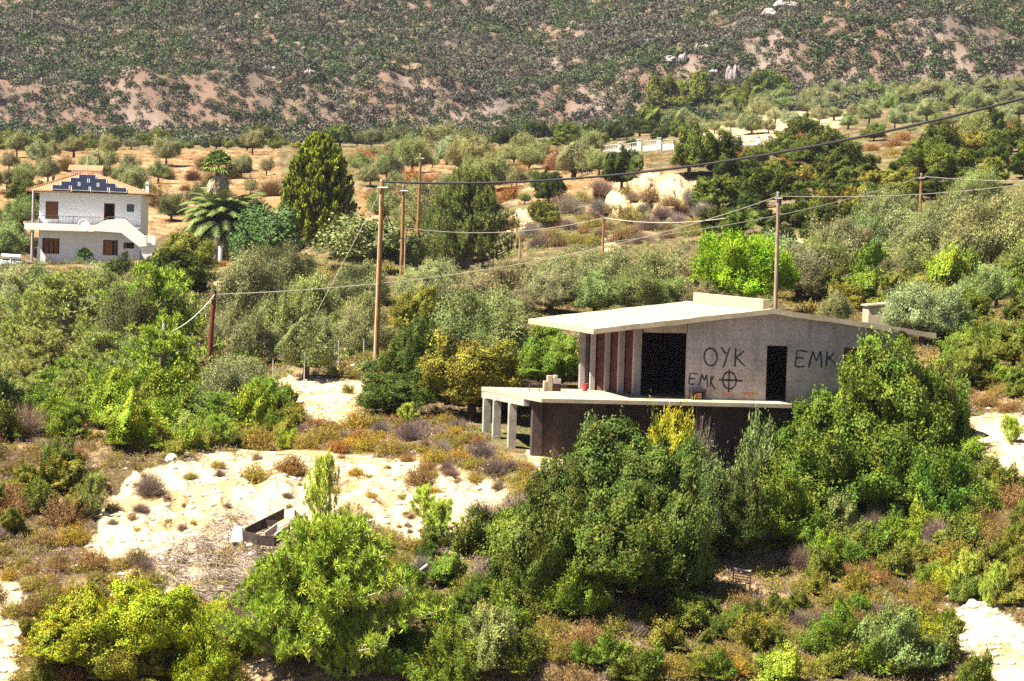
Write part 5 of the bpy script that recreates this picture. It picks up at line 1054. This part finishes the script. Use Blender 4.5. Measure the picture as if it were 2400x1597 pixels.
pal3 = np.array([(.20, .13, .10), (.15, .12, .09), (.30, .23, .19), (.13, .13, .075)]); cl = pal3[g.integers(0, 4, n)] * g.uniform(.7, 1.3, (n, 1)); rr_s = g.uniform(.3, .8, n)
scatter('mountain_undergrowth', xx, yy, rr_s, rr_s * g.uniform(.5, 1.1, n), [FARS], 'tiny dry bushes and stones between the mountain scrub', 'undergrowth', cl, 4)
# outcrops of rock on the mountain, stones on the slope
def rock_mesh(seed):
    g_ = np.random.default_rng(seed); import bmesh
    bm = bmesh.new(); bmesh.ops.create_icosphere(bm, subdivisions=2, radius=1)
    for v in bm.verts:
        k = 1 + .38 * (float(vnoise(v.co.x * 1.7 + seed * 3, v.co.y * 1.7 + v.co.z * 1.3, seed)) - .5) * 2; v.co *= k
    me_ = bpy.data.meshes.new('rock'); bm.to_mesh(me_); bm.free(); me_.materials.append(M['rock']); return me_
RK = [rock_mesh(k) for k in range(4)]
for k, (x, y, w, h, l) in enumerate([(1690, 188, 36, 46, 'pale grey rock tower above the pine wood'), (1560, 150, 60, 26, 'jagged pinkish crag above the pine wood'), (1620, 120, 40, 22, 'small pinkish crag high on the mountain'), (1830, 20, 90, 30, 'long broken crag near the top of the mountain'), (1760, 40, 60, 26, 'broken crag beside the long one near the mountain top'), (1640, 175, 30, 14, 'low rock at the foot of the grey rock tower'), (620, 165, 30, 16, 'pinkish rock among scrub high on the mountain'), (715, 185, 34, 18, 'larger pinkish rock among scrub high on the mountain')]):
    P_ = hit(x * VS, y * VS); s = P_.y / FOC * VS; rt = empty('rock_outcrop', P_); tag(rt, l, 'rock')
    for j in range(6):
        o = link(bpy.data.objects.new('rock', RK[(j + k) % 4])); o.parent = rt; f = rg.uniform(.25, .5); hh = h * s * rg.uniform(.45, .95); o.location = (rg.uniform(-.45, .45) * w * s, rg.uniform(-1, 1), hh * .25); o.scale = (w * s * f * .45, w * s * f * .45, hh * .62); o.rotation_euler = (rg.uniform(-.2, .2), rg.uniform(-.25, .25), rg.uniform(0, 6))
STN = bpy.data.meshes.new('stone'); STN = RK[0].copy(); STN.materials[0] = M['stone']
SV = np.empty(len(STN.vertices) * 3, np.float32); STN.vertices.foreach_get('co', SV); SV = SV.reshape(-1, 3); SF = np.empty(len(STN.loops), np.int32); STN.loops.foreach_get('vertex_index', SF); SF = SF.reshape(-1, 3)
VV = []; FF = []; nb = 0; cnt = 0
while cnt < 2200:
    b_ = BARE[rg.choice([0, 0, 0, 0, 6, 7, 1, 8, 14])]; x = rg.uniform(min(p_[0] for p_ in b_) - 30, max(p_[0] for p_ in b_) + 30); y = rg.uniform(min(p_[1] for p_ in b_) - 20, max(p_[1] for p_ in b_) + 20)
    if not inpoly(x, y, b_) and rg.random() < .6: continue
    P_ = hit(x * VS, y * VS); r_ = .02 + .10 * rg.random() ** 4; a = rg.uniform(0, 6.28); c, s = math.cos(a), math.sin(a)
    W_ = np.stack([(SV[:, 0] * c - SV[:, 1] * s) * r_ * 1.3 + P_.x, (SV[:, 0] * s + SV[:, 1] * c) * r_ + P_.y, SV[:, 2] * r_ * .85 + P_.z + r_ * .1], 1); VV.append(W_); FF.append(SF + nb); nb += len(SV); cnt += 1
me_ = np_mesh('rubble', np.concatenate(VV), np.concatenate(FF), [M['stone']]); o = link(bpy.data.objects.new('rubble', me_)); tag(o, 'pale stones and rubble strewn over the bare slope', 'rubble', kind='stuff')
for k, (x, y, w, l) in enumerate([(2240, 1395, 42, 'large pale boulder above the lower pale path'), (2200, 1372, 26, 'small pale boulder beside the large one above the lower path'), (395, 1065, 34, 'pale boulder at the top of the bare slope'), (730, 1155, 22, 'pale stone just uphill of the broken wooden box'), (505, 1375, 30, 'pale slab stone among the twig heap'), (415, 1385, 18, 'round white stone at the edge of the twig heap'), (435, 1388, 16, 'smaller round white stone at the edge of the twig heap'), (45, 1470, 32, 'pale stone beside the brown heath')]):
    P_ = hit(x * VS, y * VS); o = link(bpy.data.objects.new('boulder', RK[k % 4].copy())); o.data.materials[0] = M['stone']; s = w * P_.y / FOC * VS / 2; o.location = P_; o.scale = (s, s * .8, s * .7); o.rotation_euler = (0, 0, k); tag(o, l, 'boulder')

# ------------------------------------------------------------------ junk on the slope
P_ = hit(632 * VS, 1250 * VS); jk = empty('wooden_box', P_, 0); tag(jk, 'broken weathered wooden frame box lying on the bare slope', 'wooden box')
e1 = .012; gx = lambda x, y: Vector(((x) * 1.0, y, gz(P_.x + x, P_.y + y) - P_.z))
s = P_.y / FOC / 9.8                                     # metres per pixel of the 9.8x crop
def jp(x, y, z=0): 
    X = (x - 1270) * s; Y = (1060 - y) * s * 1.9; q = gx(X, Y); q.z = max(q.z, gz(P_.x, P_.y) - P_.z + Y * .30) + z; return q
def plank(x0, y0, x1, y1, h0=.0, h1=.34, t=.05, m_='old_wood', nm='plank'):
    a_, b_ = jp(x0, y0), jp(x1, y1); d = (b_ - a_).normalized(); nn = Vector((-d.y, d.x, 0)).normalized() * t / 2; u0, u1 = Vector((0, 0, h0)), Vector((0, 0, h1))
    mb = MB(); mb.hexa([a_ - nn + u0, b_ - nn + u0, b_ + nn + u0, a_ + nn + u0, a_ - nn + u1, b_ - nn + u1, b_ + nn + u1, a_ + nn + u1]); return mb.build(nm, M[m_], jk, bev=.006)
plank(560, 1180, 960, 1270); plank(900, 1290, 1310, 1320); plank(590, 1100, 1370, 460, 0, .36); plank(1310, 1310, 1590, 930); plank(960, 780, 1270, 800, 0, .3); plank(1050, 1180, 1280, 900, .05, .32, .05, 'wood_pale'); plank(1310, 1300, 1460, 1080, .34, .40, .07, 'wood_pale')
plank(1330, 860, 1540, 680, .1, .16, .1, 'wood_pale'); plank(1650, 620, 1780, 800, 0, .5); plank(1690, 870, 2010, 660, .0, .2, .12); plank(1720, 560, 1960, 600, 0, .26); plank(1620, 640, 1660, 860, .1, .5, .06, 'wood_pale')
P2_ = hit(547 * VS, 1262 * VS); mb = MB(); mb.hexa([(-.24, -.2, 0), (.2, -.2, .02), (.2, .12, .06), (-.24, .12, .06), (-.16, -.12, .52), (.15, -.12, .54), (.14, .08, .54), (-.15, .08, .52)]); o = mb.build('plastic_tub', M['plastic_white'], None, bev=.03); o.location = P2_; tag(o, 'upturned white plastic tub beside the broken wooden box', 'tub')
mb = MB(); rt = empty('plastic_container', hit(582 * VS, 1412 * VS)); tag(rt, 'torn white plastic container lying in the twig heap', 'container')
mb.lathe([(.05, .55), (.13, .52), (.18, .40), (.20, .2), (.16, .03), (.12, 0)], (0, 0, .02), 14); mb.xf(lambda p: Matrix.Rotation(R(-14), 3, 'Y') @ Vector((p.x, p.y * .7, p.z))); mb.build('body', M['plastic_white'], rt)
mb = MB(); mb.lathe([(.085, 0), (.085, .02)], (0, 0, 0), 12); mb.xf(lambda p: Matrix.Rotation(R(70), 3, 'X') @ p + Vector((-.12, -.15, .42))); mb.build('dark_mouth_disc', M['metal_dark'], rt)  # solid dark disc painted in place of a shaded hole
mb = MB(); mb.box(.04, .12, -.03, .03, -.06, .1); mb.build('torn_edge', M['plastic_white'], rt)
P_ = hit(968 * VS, 1345 * VS); mb = MB(); mb.hexa([(-.2, -.02, .28), (.22, -.02, .62), (.22, .06, .62), (-.2, .06, .28), (-.23, -.02, .33), (.19, -.02, .67), (.19, .06, .67), (-.23, .06, .33)]); o = mb.build('white_plank', M['plastic_white']); o.location = P_; tag(o, 'short white plank caught on the heath beside the pine shadow', 'plank')
# wrecked chair frame in the shaded hollow
P_ = hit(1700 * VS, 1378 * VS); rt = empty('chair_frame', P_, R(-12)); tag(rt, 'wrecked bare chair frame standing at the edge of the shaded hollow', 'chair frame')
def bar(a_, b_, r_, nm, m_='old_wood'): mb = MB(); mb.tube([a_, b_], r_, 6); return mb.build(nm, M[m_], rt)
bar((-.34, 0, 0), (-.32, 0, .42), .03, 'leg'); bar((.18, 0, 0), (.2, 0, .42), .03, 'leg'); bar((-.3, .4, .1), (-.26, .42, .86), .02, 'leg', 'metal_dark'); bar((.3, .4, .0), (.32, .42, .8), .022, 'leg', 'metal_dark')
bar((-.34, 0, .42), (.2, 0, .42), .03, 'seat_rail', 'wood_pale'); bar((-.26, .42, .86), (.32, .42, .80), .035, 'top_rail', 'wood_pale')
for z in (.5, .6, .7): bar((-.26, .41, z + .03), (.31, .41, z - .02), .015, 'slat')
bar((-.33, 0, .4), (-.26, .42, .45), .02, 'side_rail'); bar((.2, 0, .4), (.31, .42, .42), .02, 'side_rail')
# heap of dead branches
P_ = hit(500 * VS, 1345 * VS); g = np.random.default_rng(31); n = 6500
xs_ = []; ys_ = []
hp_ = [(300,1350),(340,1290),(420,1260),(500,1200),(560,1170),(600,1220),(690,1240),(640,1300),(610,1360),(590,1440),(520,1420),(400,1370)]
while len(xs_) < n:
    x = g.uniform(290, 700, 4000); y = g.uniform(1165, 1450, 4000); kk = inpoly(x, y, hp_); xs_ += list(x[kk]); ys_ += list(y[kk])
xs_ = np.array(xs_[:n]); ys_ = np.array(ys_[:n]); grid = {}
gx_ = np.linspace(280, 710, 24); gy_ = np.linspace(1150, 1460, 18); G3 = np.array([[tuple(hit(a_ * VS, b_ * VS)) for a_ in gx_] for b_ in gy_])
fi = np.clip((xs_ - gx_[0]) / (gx_[1] - gx_[0]), 0, 22.99); fj = np.clip((ys_ - gy_[0]) / (gy_[1] - gy_[0]), 0, 16.99); i0 = fi.astype(int); j0 = fj.astype(int); a_ = (fi - i0)[:, None]; b_ = (fj - j0)[:, None]
C = (G3[j0, i0] * (1 - a_) + G3[j0, i0 + 1] * a_) * (1 - b_) + (G3[j0 + 1, i0] * (1 - a_) + G3[j0 + 1, i0 + 1] * a_) * b_
C[:, 2] = ground(C[:, 0], C[:, 1]) + g.random(n) * .22 * (.4 + vnoise(C[:, 0], C[:, 1], 5))
dv = unit(np.stack([g.normal(0, 1, n), g.normal(0, .8, n), np.abs(g.normal(0, .35, n))], 1)); cl_ = vnoise(C[:, 0] * .7, C[:, 1] * .7, 8) * 6.28; dv[:, 0] += np.cos(cl_) * 1.2; dv[:, 1] += np.sin(cl_) * .9; dv = unit(dv)
Ll = g.uniform(.15, .5, (n, 1)); V, F_ = stick_quads(C - dv * Ll / 2, C + dv * Ll / 2, .011, g); V[:, 2] = np.maximum(V[:, 2], ground(V[:, 0], V[:, 1]) + .01)
me_ = np_mesh('branch_heap', V - np.array(P_)[None], F_, [M['dry']], {'tint': np.clip(g.normal(.55, .22, n), 0, 1), 'hue': np.clip(g.normal(.5, .1, n), 0, 1)})
o = link(bpy.data.objects.new('brush_heap', me_)); o.location = P_; o.color = (.36, .29, .235, 1); tag(o, 'grey heap of dead cut branches on the bare slope', 'brush heap')

# ------------------------------------------------------------------ what each plant is called
CW = {'deep': 'dark green', 'thick': 'green', 'olive': 'grey-green', 'olive_pale': 'silvery', 'olive_grey': 'dull grey', 'olive_dark': 'dark grey-green', 'olive_green': 'soft green', 'oak': 'dark green', 'oak_dark': 'very dark', 'oak_mid': 'mid-green', 'oak_yel': 'brownish-green', 'bright': 'bright green', 'green': 'deep green', 'yel': 'yellow-green',
      'pine': 'bright green', 'pine_pale': 'pale green', 'brown': 'brown', 'ochre': 'ochre', 'rust': 'russet', 'mauve': 'mauve-grey', 'grey': 'pale grey', 'redb': 'reddish-brown', 'olbr': 'olive-brown'}
KW = {'oak': 'evergreen', 'olive': 'olive tree', 'open': 'young pine', 'heath': 'heath bush', 'dry': 'leafless bush', 'shrub': 'leafy shrub', 'pine': 'young pine'}
byk = {}
for q in plants[:n_named]: tag(q['o'], q['label'], q['cat'])
for q in plants[n_named:]: byk.setdefault((q['sp'], q['col'], q['group']), []).append(q)
ORD = ['largest', 'second largest', 'third largest']
ONES = 'first second third fourth fifth sixth seventh eighth ninth tenth eleventh twelfth thirteenth fourteenth fifteenth sixteenth seventeenth eighteenth nineteenth'.split()
TENS = ['twenty', 'thirty', 'forty', 'fifty', 'sixty', 'seventy', 'eighty']; TENTH = ['twentieth', 'thirtieth', 'fortieth', 'fiftieth', 'sixtieth', 'seventieth', 'eightieth']
def ordw(n): return ONES[n - 1] if n < 20 else (TENTH[n // 10 - 2] if n % 10 == 0 else TENS[n // 10 - 2] + '-' + ONES[n % 10 - 1])
for (sp, col, ph), L_ in byk.items():
    grp = '%s %ss %s' % (CW[col], KW[sp], ph); k_ = '%s %s' % (CW[col], KW[sp]); L_.sort(key=lambda q: q['x'])
    if len(L_) <= 3:
        for i, q in enumerate(sorted(L_, key=lambda q: -q['w'])): tag(q['o'], ('%s %s' % (k_, ph)) if len(L_) == 1 else '%s %s %s' % ([['larger', 'smaller'], ['largest', 'middle-sized', 'smallest']][len(L_) - 2][i], k_, ph), q['cat'], grp)
    else:
        for i, q in enumerate(L_): tag(q['o'], ' '.join(('%s %s from the white house side %s' % (ordw(i + 1), k_, ph)).split()[:16]), q['cat'], grp)

# ------------------------------------------------------------------ the air
hm = bpy.data.materials.new('haze'); hm.use_nodes = True; nt = hm.node_tree; nt.nodes.clear(); ho = nt.nodes.new('ShaderNodeOutputMaterial'); pv = nt.nodes.new('ShaderNodeVolumePrincipled')
pv.inputs['Density'].default_value = HAZE; pv.inputs['Color'].default_value = (.80, .80, 1.0, 1); pv.inputs['Anisotropy'].default_value = .3; nt.links.new(pv.outputs[0], ho.inputs['Volume'])
mb = MB(); mb.box(-1800, 1800, -1100, 1800, -25.5, 420); o = mb.build('haze', hm); tag(o, 'thin bluish summer haze over the whole valley', 'haze', kind='stuff')
